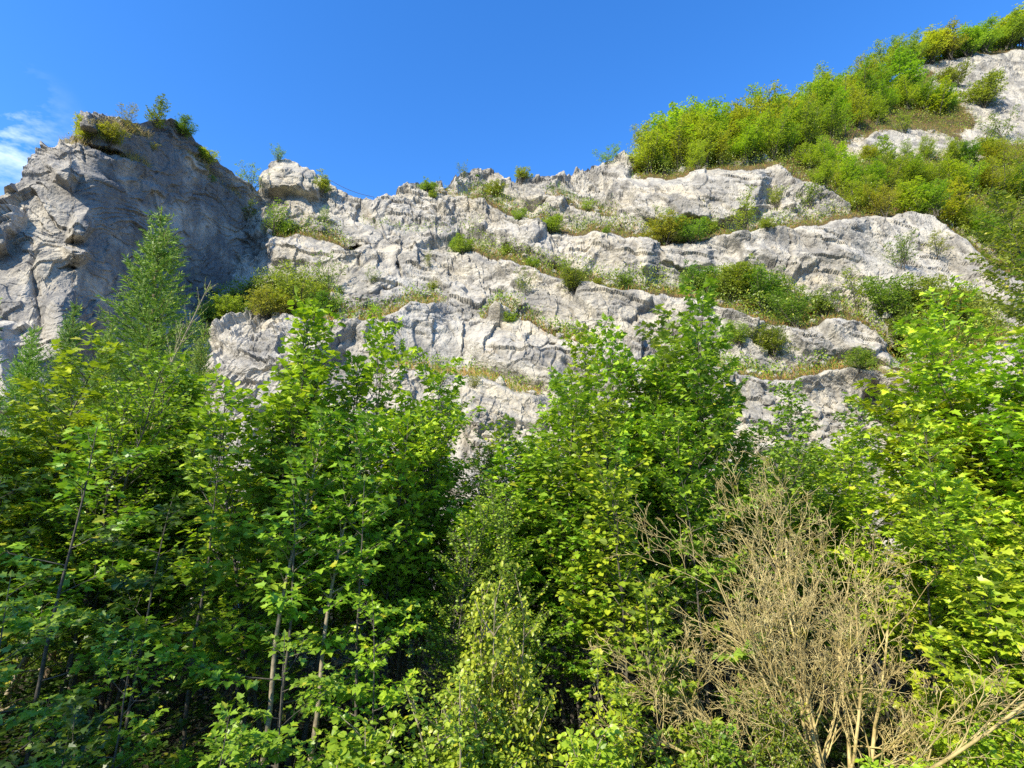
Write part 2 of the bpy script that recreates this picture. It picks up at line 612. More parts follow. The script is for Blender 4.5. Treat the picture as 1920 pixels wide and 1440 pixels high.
main_sky = [(250, 560), (400, 470), (470, 400), (482, 372), (490, 352), (500, 330), (515, 312), (530, 303), (555, 303), (575, 315), (600, 328), (622, 345), (650, 362),
            (700, 380), (735, 368), (775, 356), (800, 352), (835, 352), (860, 338), (900, 328), (925, 326), (945, 336), (1000, 338), (1030, 330), (1062, 326),
            (1100, 318), (1140, 300), (1180, 292), (1240, 292), (1300, 286), (1400, 262), (1500, 232), (1600, 190), (1680, 150), (1740, 118), (1790, 100), (1850, 94), (1920, 88), (2100, 40), (2400, -60)]
main_foot = [(250, 1190), (2400, 1190)]
ctrl = []
for u in (250, 700, 1200, 1700, 2300):
    ctrl += [(u, 1190, 17.5), (u, 1000, 19.0)]
ctrl += [(300, 850, 23), (300, 650, 30), (300, 450, 37), (480, 600, 29.5), (420, 700, 25), (520, 650, 26), (500, 520, 33), (480, 400, 36.5), (530, 310, 37), (600, 850, 21),
         (620, 450, 34), (640, 355, 38), (700, 380, 38.5), (700, 550, 29), (700, 700, 24.5), (900, 330, 42), (900, 450, 35), (900, 560, 29.5), (900, 700, 25), (900, 850, 21),
         (1150, 300, 45), (1150, 400, 38), (1150, 520, 31.5), (1150, 600, 28), (1150, 750, 24), (1300, 320, 41), (1300, 430, 37), (1300, 540, 31.5), (1300, 280, 46), (1400, 700, 25.5),
         (1400, 850, 22), (1450, 320, 42), (1450, 450, 36), (1500, 600, 29), (1500, 230, 52), (1600, 190, 57), (1600, 300, 46), (1600, 400, 39), (1650, 500, 35), (1650, 700, 27), (1650, 850, 23.5),
         (1800, 110, 63), (1800, 250, 52), (1800, 350, 45), (1800, 470, 38), (1850, 600, 32), (1850, 800, 26), (2100, 100, 64), (2100, 400, 44), (2100, 700, 30), (2300, 0, 68)]
G = Grid(250, 2250, 1250, main_sky, main_foot, 700)
U, V = G.U, G.V
D = tps(ctrl)(U, V)
soil = np.zeros_like(D)
LEDGES = [
    ([(1170, 330), (1240, 330), (1300, 328), (1350, 318), (1420, 309), (1442, 310), (1480, 322), (1540, 352), (1600, 395), (1640, 400)], 2.2, 50),
    ([(850, 360), (905, 380), (960, 400), (1010, 415), (1060, 428), (1150, 442), (1230, 452), (1330, 445), (1400, 438), (1470, 428), (1530, 415), (1600, 402), (1700, 402), (1745, 408), (1800, 440), (1860, 495), (1960, 540), (2200, 640)], 2.6, 45),
    ([(840, 450), (900, 470), (950, 490), (1020, 515), (1090, 538), (1200, 545), (1270, 550), (1310, 553), (1370, 585), (1420, 600), (1500, 612), (1560, 600), (1600, 606), (1640, 640), (1700, 690), (1780, 740)], 3.0, 45),
    ([(1320, 690), (1370, 700), (1430, 712), (1500, 705), (1560, 692), (1640, 700), (1700, 712), (1800, 790)], 1.8, 30),
    ([(480, 440), (520, 447), (570, 440), (620, 452), (680, 470)], 1.3, 30),
    ([(350, 660), (390, 630), (430, 610), (470, 592), (520, 580), (580, 592), (640, 610), (700, 600), (780, 570), (850, 560)], 2.2, 45),
    ([(640, 400), (700, 420), (760, 440), (820, 440), (880, 425), (940, 440)], 1.1, 25),
    ([(1000, 360), (1060, 372), (1120, 395), (1180, 405)], 1.3, 22),
    ([(780, 355), (850, 372), (920, 362), (1000, 385)], 0.9, 16),
    ([(880, 590), (940, 585), (990, 600), (1080, 640), (1150, 660)], 0.9, 25),
    ([(720, 700), (800, 690), (880, 700), (960, 730), (1040, 740)], 1.5, 30),
    ([(1590, 270), (1640, 245), (1700, 238), (1760, 240), (1800, 262), (1830, 290)], 2.5, 45),
    ([(1690, 130), (1760, 108), (1850, 98), (1960, 90)], 2.0, 30),
    ([(1330, 480), (1420, 470), (1480, 480), (1560, 470), (1660, 490), (1740, 510)], 0.8, 22),
    ([(1560, 640), (1620, 655), (1700, 690)], 0.8, 15),
]
lsoil = [1, 1, 1, .8, .9, .8, .3, .7, .5, .7, .5, .9, .8, .2, .1]
for (pts, st, dc), sw in zip(LEDGES, lsoil):
    D, f = ledge(D, U, V, pts, st * 1.35, 5, dc)
    soil = np.maximum(soil, f * sw)
for poly, off, soft in [
    ([(1165, 335), (1300, 330), (1425, 308), (1438, 312), (1432, 372), (1428, 400), (1350, 425), (1230, 430), (1180, 410)], 1.2, 16),
    ([(1232, 470), (1330, 452), (1350, 500), (1290, 510), (1235, 500)], 0.7, 14),
    ([(490, 345), (530, 303), (580, 315), (620, 350), (600, 375), (500, 372)], 1.0, 20),
    ([(360, 655), (430, 610), (470, 620), (520, 578), (600, 600), (640, 660), (560, 720), (380, 730)], 1.2, 40),
    ([(480, 450), (620, 450), (700, 480), (690, 500), (600, 505), (510, 500)], 0.9, 22),
    ([(860, 625), (960, 600), (1060, 650), (1080, 720), (1000, 745), (880, 690)], 1.0, 40),
    ([(920, 430), (1000, 425), (1060, 450), (1130, 470), (1110, 530), (1010, 505), (930, 470)], 1.1, 25),
    ([(1480, 625), (1570, 600), (1650, 650), (1700, 700), (1660, 700), (1560, 680), (1500, 665)], 0.4, 25),
    ([(1470, 410), (1600, 398), (1740, 408), (1790, 450), (1760, 500), (1600, 500), (1500, 490)], 0.4, 30),
    ([(1130, 440), (1250, 450), (1230, 530), (1150, 530)], 0.6, 30),
    # hollows
    ([(1600, 770), (1625, 722), (1665, 745), (1700, 800), (1690, 850), (1640, 850)], -1.2, 12),
    ([(640, 470), (668, 452), (682, 462), (665, 478)], -1.3, 8),
    ([(738, 500), (750, 492), (762, 528), (750, 530)], -0.9, 7),
    ([(1660, 655), (1690, 650), (1702, 690), (1668, 690)], -1.4, 8),
    ([(560, 455), (600, 470), (560, 480)], -0.3, 8),
    ([(1380, 390), (1400, 385), (1404, 430), (1384, 430)], -0.5, 8),
    ([(960, 380), (1030, 370), (1030, 405), (975, 402)], -1.0, 14),
    ([(1435, 318), (1450, 318), (1462, 400), (1430, 405)], -0.8, 8),
    ([(845, 440), (865, 425), (880, 465), (858, 470)], -0.9, 10),
]:
    D = bulge(D, U, V, poly, off, soft)
# wooded slopes and soil pockets
VEG = [
    [(1190, 300), (1300, 285), (1500, 235), (1700, 150), (1760, 125), (1740, 160), (1700, 190), (1790, 190), (1840, 230), (1800, 255), (1700, 236), (1600, 262), (1570, 300), (1700, 300), (1860, 300), (2250, 250), (2250, 600), (1950, 530), (1860, 480), (1750, 400), (1600, 392), (1530, 345), (1430, 303), (1300, 322), (1180, 325)],
    [(1760, 120), (1800, 92), (2250, 20), (2250, -60), (1700, 60)],
    [(380, 600), (460, 560), (520, 530), (600, 530), (650, 590), (560, 585), (470, 590), (400, 625)],
    [(1300, 545), (1370, 520), (1480, 540), (1540, 590), (1480, 605), (1400, 590)],
    [(1640, 600), (1740, 560), (1840, 560), (1900, 640), (1760, 700), (1700, 670)],
    [(1840, 260), (1920, 270), (2250, 200), (2250, 310), (1850, 300)],
]
for pl in VEG:
    s_ = polysd(pl, U, V)
    soil = np.maximum(soil, 0.95 * sstep(-12, 14, s_))
W = P(U, V, D)
W0 = P(U, V, tps(ctrl)(U, V))
nb = normals(W0)
N0 = W0 * np.array([1, 0.8, 1])
amt = np.ones_like(D) * (0.62 + 0.010 * (D - 20))
amt *= 1 - 0.5 * sstep(30, 0, V - G.vt[None]) * sstep(1150, 1300, U)
amt *= 1 - 0.45 * sstep(0.4, 0.9, soil)
calm = np.zeros_like(D)                                 # the big smooth walls between the broken bands
for pl in [[(480, 450), (640, 400), (730, 420), (850, 450), (830, 520), (700, 590), (640, 600), (500, 560)], [(1175, 340), (1300, 332), (1432, 312), (1430, 400), (1230, 432)],
           [(1230, 460), (1350, 455), (1350, 510), (1240, 515)], [(1490, 420), (1600, 405), (1740, 410), (1800, 470), (1760, 540), (1500, 510)], [(720, 620), (860, 590), (1080, 650), (1090, 740), (940, 760), (740, 700)],
           [(660, 600), (820, 570), (850, 620), (700, 690)], [(1500, 620), (1600, 620), (1680, 690), (1520, 680)], [(1640, 245), (1790, 250), (1830, 300), (1700, 300)], [(1380, 740), (1600, 730), (1620, 800), (1400, 830)]]:
    calm = np.maximum(calm, sstep(-10, 25, polysd(pl, U, V) + 12 * fbm(np.stack([U / 60, V / 60, U * 0], -1), 3, 66)))
W, crack, _m = rough_rock(W, nb, amt, N0, calm)
# two long joints that cross the smooth wall on the left
for pts, wd in [([(650, 372), (700, 412), (722, 448), (690, 470), (672, 500)], 2.2), ([(722, 448), (770, 470), (815, 482)], 1.6), ([(600, 600), (660, 575), (720, 545), (745, 535)], 1.5),
                ([(1470, 440), (1482, 470), (1476, 505)], 2.5), ([(740, 620), (735, 650), (760, 700)], 1.6), ([(960, 640), (1000, 655), (1040, 640)], 1.8)]:
    for a, b in zip(pts[:-1], pts[1:]):
        e = np.array(b, float) - np.array(a, float)
        wv = 6 * perlin(np.stack([U / 20, V / 20, U * 0], -1))
        t = np.clip(((U - a[0]) * e[0] + (V - a[1]) * e[1]) / (e @ e), 0, 1)
        dd = np.hypot(U - a[0] - t * e[0] + wv, V - a[1] - t * e[1] + wv)
        k = np.exp(-(dd / wd) ** 2)
        W[..., 1] += 0.25 * k
        crack = np.maximum(crack, k)
G.W = W
SOIL_MAIN = soil
me = grid_mesh('cliff', G, W, soil, crack, [(0.8, -0.1), (2.5, -0.6), (6, -1.0), (14, -2), (40, -6), (90, -70)])
cliff = link('cliff', me, M['cliff'])
tag(cliff, kind='structure')
del U, V, D, W, me

# left crag: a smoother buttress whose right side is turned from the sun
crag_sky = [(-500, 560), (-260, 470), (-80, 405), (-20, 385), (0, 374), (14, 356), (40, 346), (52, 322), (72, 292), (84, 274), (112, 256), (134, 244), (140, 222), (160, 212), (200, 214), (240, 226), (262, 232), (292, 224), (318, 226), (345, 246), (375, 276), (408, 306),
            (440, 334), (468, 350), (490, 385), (530, 450), (560, 520)]
G2 = Grid(-500, 545, 760, crag_sky, [(-500, 1150), (560, 1150)], 620)
U, V = G2.U, G2.V
c2 = []
for u, d in ((-500, 23.5), (-250, 22.4), (0, 21.8), (60, 21.7), (120, 22.2), (170, 23.2), (250, 26.0), (330, 29.2), (400, 32.3), (470, 35.6), (540, 39.0)):
    k = 1.0 if u < 150 else 0.15
    c2 += [(u, 340, d + 1.5 * k), (u, 480, d), (u, 620, d - 1.4 * k), (u, 800, d - 2.6 * k), (u, 1150, d - 5.5 * k)]
    c2 += [(u, 220, d + 3.2 * k)]
D = tps(c2)(U, V)
for poly, off, soft in [
    ([(-40, 372), (40, 368), (52, 400), (40, 440), (10, 470), (-60, 500)], 1.0, 30),
    ([(130, 400), (170, 385), (178, 430), (160, 455), (118, 450)], 0.9, 16),
    ([(104, 455), (170, 455), (180, 480), (150, 505), (118, 490)], 1.1, 30),
    ([(85, 305), (145, 300), (160, 330), (140, 370), (95, 350)], 0.9, 24),
    ([(0, 340), (20, 318), (45, 330), (30, 360), (0, 366)], 0.8, 12),
    ([(138, 215), (170, 210), (190, 250), (150, 250)], 0.7, 12),
    ([(60, 520), (150, 520), (200, 640), (160, 760), (60, 700)], 0.8, 60),
    ([(-60, 560), (30, 600), (60, 800), (-60, 800)], 0.9, 40),
    ([(50, 430), (74, 450), (85, 540), (110, 660), (60, 660), (40, 540)], -0.9, 50),
    ([(150, 262), (215, 280), (255, 300), (210, 298), (160, 280)], -0.8, 8),
    ([(105, 500), (130, 492), (150, 505), (128, 512)], -0.3, 6),
]:
    D = bulge(D, U, V, poly, off, soft)
crag_soil = np.zeros_like(D)
for pts, st, dc, sw in [([(90, 258), (140, 262), (200, 285), (262, 310), (300, 322)], 0.6, 18, 0.5), ([(150, 232), (230, 246), (300, 262)], 0.35, 12, .6),
                        ([(200, 330), (280, 345), (340, 375)], 0.35, 12, 0), ([(330, 270), (380, 315), (430, 360), (470, 400)], 0.6, 10, 0.5), ([(120, 300), (170, 330), (240, 352)], 0.4, 16, 0)]:
    D, f = ledge(D, U, V, pts, st, 3, dc, 4)
    crag_soil = np.maximum(crag_soil, f * sw)
Wc = P(U, V, D)
nb = normals(P(U, V, tps(c2)(U, V)))
warp = np.stack([fbm(Wc * 0.3, 3, 1), fbm(Wc * 0.3, 3, 2), fbm(Wc * 0.3, 3, 3)], -1)
Q = (Wc + warp * 2.0)
tl = math.radians(28)
Q = np.stack([Q[..., 0], Q[..., 1] * math.cos(tl) + Q[..., 2] * math.sin(tl), (-Q[..., 1] * math.sin(tl) + Q[..., 2] * math.cos(tl)) * 1.5], -1)
h1, g1 = facet(Q / 4.5, 4)
h2, g2 = facet(Q / 1.6, 5)
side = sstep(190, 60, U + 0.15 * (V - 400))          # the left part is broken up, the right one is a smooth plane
topm = sstep(120, 0, V - G2.vt[None])
str_ = fbm(np.stack([Q[..., 0] * .25, Q[..., 1] * .25, Q[..., 2] * 1.8], -1), 5, 12, 0.55)
bed = Q[..., 2] / 1.6 + 0.5 * fbm(Wc * 0.15, 2, 95)
bed2 = Q[..., 2] / 0.5 + 0.5 * fbm(Wc * 0.3, 2, 97)
d = 0.09 * (1 - bed2 % 1) * sstep(-.1, .3, fbm(Wc * .5, 3, 98)) + 0.26 * (1 - bed % 1) * sstep(-.1, .3, fbm(Wc * .25, 3, 96)) + (0.22 + 0.45 * side) * h1 + (0.10 + 0.12 * side + 0.20 * topm) * h2 + (0.30 + 0.45 * side) * fbm(Wc * 0.22, 4, 71) + (0.10 + 0.25 * topm) * str_ \
    + (0.08 + 0.02 * side + 0.15 * topm) * fbm(Wc * 0.9, 5, 77, 0.55, True) + 0.05 * fbm(Wc * 3.5, 3, 79, 0.6, True) + 0.16 * fbm(Wc * np.array([.9, .9, .25]), 4, 80)
ck = np.exp(-(g1 / 0.02) ** 2) * 0.7 * sstep(0, .3, fbm(Wc * .3, 3, 90))
d = d - 0.15 * ck
Wc = Wc + nb * (d * 0.8)[..., None]
G2.W = Wc
me = grid_mesh('crag', G2, Wc, crag_soil, ck, [(0.8, -0.1), (2.5, -0.8), (6, -3.0), (12, -12), (14, -30)], (1 - side) * sstep(-.35, .15, fbm(Wc * .3, 4, 93)))  # the side turned from the sun gets shade as colour, over its lichen
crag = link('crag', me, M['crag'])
tag(crag, kind='structure')
del U, V, D, me, Q, warp
# ------------------------------------------------------------------ ground
def ground_z(x, y):
    """the roadside bank falls to the trees, a scree rises again to the foot of the cliff"""
    y = np.asarray(y, float)
    x = np.asarray(x, float)
    z = 2.4 * sstep(5.0, 2.0, y)
    z = z + 0.9 * sstep(10, 22, y) + 0.25 * perlin(np.stack([x * 0.22, y * 0.22, x * 0], -1)) * sstep(2, 7, y)
    return z


gx = np.concatenate([np.linspace(-900, -42, 12), np.linspace(-40, 40, 161), np.linspace(42, 900, 12)])
gy = np.concatenate([np.linspace(-900, -6, 12), np.linspace(-5, 30, 120), np.linspace(32, 900, 12)])
X, Y = np.meshgrid(gx, gy)
Zg = ground_z(X, Y)
far = sstep(30, 200, np.hypot(X, Y))
Zg = Zg * (1 - far)
idx = np.arange(X.size).reshape(X.shape)
gq = np.stack([idx[:-1, :-1], idx[:-1, 1:], idx[1:, 1:], idx[1:, :-1]], -1).reshape(-1, 4)
m, t = new_mat('forest_floor')
geo = N(t, 'ShaderNodeNewGeometry')
c = ramp(t, [(0.3, (0.02, 0.018, 0.01)), (0.5, (0.05, 0.04, 0.022)), (0.7, (0.03, 0.045, 0.012))], noise_n(t, geo.outputs['Position'], 1.5, 8, 0.7))
bs = N(t, 'ShaderNodeBsdfPrincipled')
bs.inputs['Roughness'].default_value = 0.95
t.links.new(c, bs.inputs['Base Color'])
bm_ = N(t, 'ShaderNodeBump')
bm_.inputs['Distance'].default_value = 0.15
t.links.new(noise_n(t, geo.outputs['Position'], 6, 8, 0.7), bm_.inputs['Height'])
t.links.new(bm_.outputs[0], bs.inputs['Normal'])
out = N(t, 'ShaderNodeOutputMaterial')
t.links.new(bs.outputs[0], out.inputs['Surface'])
ground = link('ground', raw_mesh('ground', np.stack([X, Y, Zg], -1).reshape(-1, 3), quads=gq, smooth=True), m)
tag(ground, kind='structure')
# ------------------------------------------------------------------ vegetation kit
R = random.Random(5)


def unit(v):
    return v / (np.linalg.norm(v, axis=-1, keepdims=True) + 1e-9)


class Tubes:
    def __init__(s):
        s.V, s.Q, s.n = [], [], 0

    def add(s, pts, r0, r1, k=5):
        pts = np.asarray(pts, float)
        n = len(pts)
        tg = unit(np.gradient(pts, axis=0))
        ref = np.array([0.31, 0.17, 0.93]) if abs(tg[0, 2]) < 0.8 else np.array([1.0, 0.2, 0.1])
        a = unit(np.cross(tg, ref))
        b = np.cross(tg, a)
        th = np.arange(k) * 2 * math.pi / k
        r = (np.linspace(r0, r1, n) if np.isscalar(r0) else r0)[:, None, None]
        ring = pts[:, None] + r * (np.cos(th)[None, :, None] * a[:, None] + np.sin(th)[None, :, None] * b[:, None])
        s.V.append(ring.reshape(-1, 3))
        i = np.arange(n * k).reshape(n, k) + s.n
        j = np.roll(i, -1, 1)
        s.Q.append(np.stack([i[:-1], j[:-1], j[1:], i[1:]], -1).reshape(-1, 4))
        s.n += n * k

    def mesh(s, name):
        return raw_mesh(name, np.concatenate(s.V), quads=np.concatenate(s.Q), smooth=True)


def fan(outline, fold=0.24):
    o = np.array(outline, float)
    z = fold * np.abs(o[:, 0]) - 0.10 * (o[:, 1] ** 2)
    V = np.vstack([[0, 0.42, 0.02 - 0.10 * 0.18], np.column_stack([o, z])])
    n = len(o)
    T = np.array([[0, 1 + i, 1 + (i + 1) % n] for i in range(n)])
    return V, T


# leaf outlines: base at the origin, tip along +y, unit length
MAPLE = fan([(0.0, 0.0), (0.22, 0.0), (0.40, -0.04), (0.34, 0.16), (0.56, 0.40), (0.28, 0.42), (0.22, 0.66), (0.0, 1.0),
             (-0.22, 0.66), (-0.28, 0.42), (-0.56, 0.40), (-0.34, 0.16), (-0.40, -0.04), (-0.22, 0.0)])
MAPLE_S = fan([(0.0, 0.0), (0.38, 0.0), (0.50, 0.42), (0.22, 0.50), (0.0, 1.0), (-0.22, 0.50), (-0.50, 0.42), (-0.38, 0.0)])
OVATE = fan([(0.0, 0.0), (0.30, 0.20), (0.36, 0.50), (0.22, 0.80), (0.0, 1.0), (-0.22, 0.80), (-0.36, 0.50), (-0.30, 0.20)], 0.2)
SMALL = (np.array([[0, 0, 0], [0.30, 0.5, 0.06], [0, 1, -0.08], [-0.30, 0.5, 0.06]]), np.array([[0, 1, 2], [0, 2, 3]]))
NEEDLE = (np.array([[-0.17, 0, 0], [0.17, 0, 0], [0, 1, 0]]), np.array([[0, 1, 2]]))


class Leaves:
    def __init__(s, tmpl):
        s.t = tmpl
        s.p, s.d, s.n, s.s, s.c = [], [], [], [], []

    def add(s, p, d, n, size, tint):
        s.p.append(p); s.d.append(d); s.n.append(n); s.s.append(size); s.c.append(tint)

    def mesh(s, name):
        p, d, n = (np.array(x, float).reshape(-1, 3) for x in (s.p, s.d, s.n))
        y = unit(d)
        x = unit(np.cross(y, n))
        z = np.cross(x, y)
        tv, tt = s.t
        sz = np.array(s.s, float)[:, None, None]
        V = p[:, None] + sz * (tv[None, :, 0:1] * x[:, None] + tv[None, :, 1:2] * y[:, None] + tv[None, :, 2:3] * z[:, None])
        k = len(tv)
        T = tt[None] + (np.arange(len(p)) * k)[:, None, None]
        return raw_mesh(name, V.reshape(-1, 3), tris=T.reshape(-1, 3), attrs={'tint': np.repeat(np.array(s.c), k)})


def rot_about(v, ax, a):
    ax = ax / (np.linalg.norm(ax) + 1e-9)
    return v * math.cos(a) + np.cross(ax, v) * math.sin(a) + ax * (ax @ v) * (1 - math.cos(a))


def path(r, p0, d, L, n, wander=0.12, rise=0.0):
    p = np.array(p0, float)
    d = np.array(d, float)
    out = [p.copy()]
    for _ in range(n):
        d = d + np.array([r.gauss(0, wander), r.gauss(0, wander), r.gauss(0, wander) + rise])
        d /= np.linalg.norm(d)
        p = p + d * (L / n)
        out.append(p.copy())
    return np.array(out)


def along(pts, t):
    q = t * (len(pts) - 1)
    i = min(int(q), len(pts) - 2)
    f = q - i
    return pts[i] * (1 - f) + pts[i + 1] * f, unit(pts[i + 1] - pts[i])


def leafy_twig(r, L, pts, length, size, gap, layered=0.8, opposite=True, t0=0.1, tint=None, z01=None):
    """pairs of leaves on stalks along a twig, blades lying close to level as they do on a spray"""
    n = max(2, int(length * (1 - t0) / gap))
    up = np.array([0, 0, 1.0])
    for i in range(n + 1):
        t = t0 + (1 - t0) * i / n
        p, d = along(pts, t)
        sd_ = np.cross(d, up)
        if np.linalg.norm(sd_) < 0.2:
            sd_ = rot_about(np.array([1.0, 0, 0]), up, r.uniform(0, 6.28))
        sd_ = unit(sd_)
        for sgn in ((1, -1) if opposite else ((1,) if i % 2 else (-1,))):
            if r.random() < 0.12:
                continue
            out = unit(sd_ * sgn * r.uniform(0.5, 1.0) + d * r.uniform(0.2, 0.9) + up * r.uniform(-0.25, 0.35) + np.array([r.gauss(0, .15), r.gauss(0, .15), 0]))
            q = p + out * size * r.uniform(0.25, 0.75)
            nn = unit(up * layered + np.array([r.gauss(0, .38), r.gauss(0, .38), r.gauss(0, .15)]) + out * 0.5)
            dd = out + np.array([0, 0, -0.5 * r.random() - 0.15])
            L.add(q, dd, nn, size * r.uniform(0.42, 1.2), min(1, max(0, r.gauss(0.45, 0.22) + (0.15 if i == n else 0))))
        if i == n:
            L.add(p, d + np.array([0, 0, -.15]), up, size * 0.9, r.uniform(0.5, 1))


def broadleaf(name, seed, H=7.0, reach=1.5, stems=2, per_m=5.0, leaf=0.15, tmpl=MAPLE, gap=0.10, bare=0.10, ang=(75, 30), sec=0.42, fork=0.25, trunk_r=0.05, layered=0.6,
              taper=0.75, wander=.10, secgap=0.20):
    r = random.Random(seed)
    tb, lf = Tubes(), Leaves(tmpl)
    for s_ in range(stems):
        a = r.uniform(0, 6.28)
        h = H * (1.0 if s_ == 0 else r.uniform(0.75, 0.97))
        lean = 0.02 if s_ == 0 else r.uniform(0.08, fork)
        d0 = unit(np.array([math.cos(a) * lean, math.sin(a) * lean, 1.0]))
        stem = path(r, (math.cos(a) * .1 * s_, math.sin(a) * .1 * s_, 0), d0, h, 16, 0.035, 0.04)
        tr = trunk_r * h / 7
        tb.add(stem, tr, 0.006, 7)
        nb_ = int(h * per_m)
        ph = r.uniform(0, 6.28)
        for k in range(nb_):
            t = bare + (0.985 - bare) * (k + r.random() * .6) / nb_
            ph += 2.4 + r.gauss(0, .3)
            p, dt = along(stem, t)
            L_ = reach * ((1 - t) ** taper * 0.95 + 0.10) * r.uniform(0.65, 1.15) * (0.55 + 0.45 * min(1, (t - bare) * 5 + .2))
            an = math.radians(ang[0] + (ang[1] - ang[0]) * t + r.gauss(0, 7))
            d = unit(np.array([math.cos(ph) * math.sin(an), math.sin(ph) * math.sin(an), math.cos(an)]))
            br_ = path(r, p, d, L_, 7, wander, 0.05 * (1 - t))
            tb.add(br_, max(0.004, tr * 0.42 * (1 - t * .7)), 0.003, 4)
            ns = max(1, int(L_ / secgap))
            for j in range(ns):
                tt = 0.22 + 0.7 * (j + r.random() * .5) / ns
                pp, db = along(br_, tt)
                sgn = 1 if j % 2 else -1
                side_ = unit(np.cross(db, [0, 0, 1.0]) + 1e-3)
                ds = unit(db * 0.75 + side_ * sgn * r.uniform(.5, .9) + np.array([0, 0, r.uniform(-.05, .35)]))
                l2 = L_ * sec * (1.1 - tt * .7) * r.uniform(.6, 1.2)
                tw = path(r, pp, ds, l2, 4, wander, 0.02)
                tb.add(tw, 0.004, 0.002, 3)
                leafy_twig(r, lf, tw, l2, leaf, gap, layered, t0=0.15)
            leafy_twig(r, lf, br_, L_, leaf, gap * 1.1, layered, t0=0.35)
        leafy_twig(r, lf, stem[-4:], h * 3 / 16, leaf * .9, gap, .5, t0=0.2)
    return dict(trunk=tb.mesh(name + '_trunk'), crown=lf.mesh(name + '_crown'), H=H, n=len(lf.p))


def bush(name, seed, H=1.0, stems=9, spread=0.8, leaf=0.05, tmpl=SMALL, density=1.0, erect=0.6, gap=0.035, levels=2, thin=1.0):
    """many stems from one base, twigs on them, leaves on the twigs; made one metre high and scaled"""
    r = random.Random(seed)
    tb, lf = Tubes(), Leaves(tmpl)
    for s_ in range(stems):
        a = r.uniform(0, 6.28)
        e = spread * math.sqrt(r.random())
        d = unit(np.array([math.cos(a) * e, math.sin(a) * e, 1.0]))
        h = H * r.uniform(0.65, 1.0) * (1 - 0.22 * e)
        st = path(r, (r.gauss(0, .04), r.gauss(0, .04), 0), d, h, 9, 0.07, 0.04)
        tb.add(st, 0.012 * thin, 0.002, 4)
        n1 = int(14 * density)
        for k in range(n1):
            t = 0.12 + 0.86 * (k + r.random()) / n1
            p, dt = along(st, t)
            b = r.uniform(0, 6.28)
            d1 = unit(dt * erect + np.array([math.cos(b), math.sin(b), r.uniform(-.1, .5)]))
            l1 = 0.36 * H * (1.1 - t * .75) * r.uniform(.5, 1.2)
            tw = path(r, p, d1, l1, 4, .14, .04)
            tb.add(tw, 0.004 * thin, 0.0015, 3)
            if levels > 1:
                for q in range(max(1, int(4 * density))):
                    pp, dd = along(tw, r.uniform(.25, .95))
                    d2 = unit(dd * .7 + np.array([r.gauss(0, .6), r.gauss(0, .6), r.gauss(.1, .4)]))
                    l2 = l1 * r.uniform(.3, .55)
                    t2 = path(r, pp, d2, l2, 3, .14, 0)
                    leafy_twig(r, lf, t2, l2, leaf, gap, .45)
            leafy_twig(r, lf, tw, l1, leaf, gap, .45)
        leafy_twig(r, lf, st[-3:], h * 2 / 9, leaf, gap, .3)
    return dict(trunk=tb.mesh(name + '_stems'), crown=lf.mesh(name + '_leaves'), H=H, n=len(lf.p))


def spruce(name, seed, H=8.0, reach=1.7, gapw=0.30, needle=0.065, per=9, sparse=1.0, fill=1.3):
    r = random.Random(seed)
    tb, lf = Tubes(), Leaves(NEEDLE)

    def needles(pts, L_):
        n = int(L_ / 0.022 * fill)
        for i in range(n):
            p, d = along(pts, min(.999, (i + r.random()) / n))
            a = r.uniform(0, 6.28)
            s1 = unit(np.cross(d, [0.1, 0.2, 1.0]))
            s2 = np.cross(d, s1)
            o = s1 * math.cos(a) + s2 * math.sin(a)
            dd = unit(d * .9 + o * .8)
            lf.add(p, dd, o + np.array([0, 0, .6]), needle * r.uniform(.7, 1.2), min(1, max(0, r.gauss(.4 + .25 * (i / n), .2))))
    stem = path(r, (0, 0, 0), (0, 0, 1), H, 20, 0.012, 0.02)
    tb.add(stem, 0.012 * H, 0.008, 7)
    needles(stem[-3:], H * .1)
    z = 0.06 * H
    while z < H * 0.985:
        t = z / H
        nbr = per if t < .9 else 5
        ph = r.uniform(0, 6.28)
        for k in range(nbr):
            if r.random() > sparse:
                continue
            a = ph + k * 6.28 / nbr + r.gauss(0, .15)
            L_ = reach * ((1 - t) ** 0.8) * r.uniform(.75, 1.1) + 0.12
            an = math.radians(82 - 38 * t + r.gauss(0, 5))
            p, _ = along(stem, min(.995, t + r.gauss(0, .006)))
            d = np.array([math.cos(a) * math.sin(an), math.sin(a) * math.sin(an), math.cos(an)])
            br_ = path(r, p, d, L_, 6, .05, 0.05)
            tb.add(br_, 0.012 * (1 - t) + .004, .002, 4)
            needles(br_, L_)
            m_ = int(L_ / 0.16)
            for j in range(m_):
                tt = .12 + .85 * j / max(1, m_)
                pp, db = along(br_, tt)
                sd_ = unit(np.cross(db, [0, 0, 1.0]))
                for sg in (-1, 1):
                    l2 = L_ * .38 * (1.05 - tt) * r.uniform(.6, 1.2) + .05
                    tw = path(r, pp, unit(db * .9 + sd_ * sg * .8 + np.array([0, 0, r.uniform(-.25, .12)])), l2, 3, .08, 0)
                    needles(tw, l2)
        z += gapw * (0.55 + 0.45 * (1 - t)) * r.uniform(.8, 1.2)
    return dict(trunk=tb.mesh(name + '_trunk'), crown=lf.mesh(name + '_crown'), H=H, n=len(lf.p))


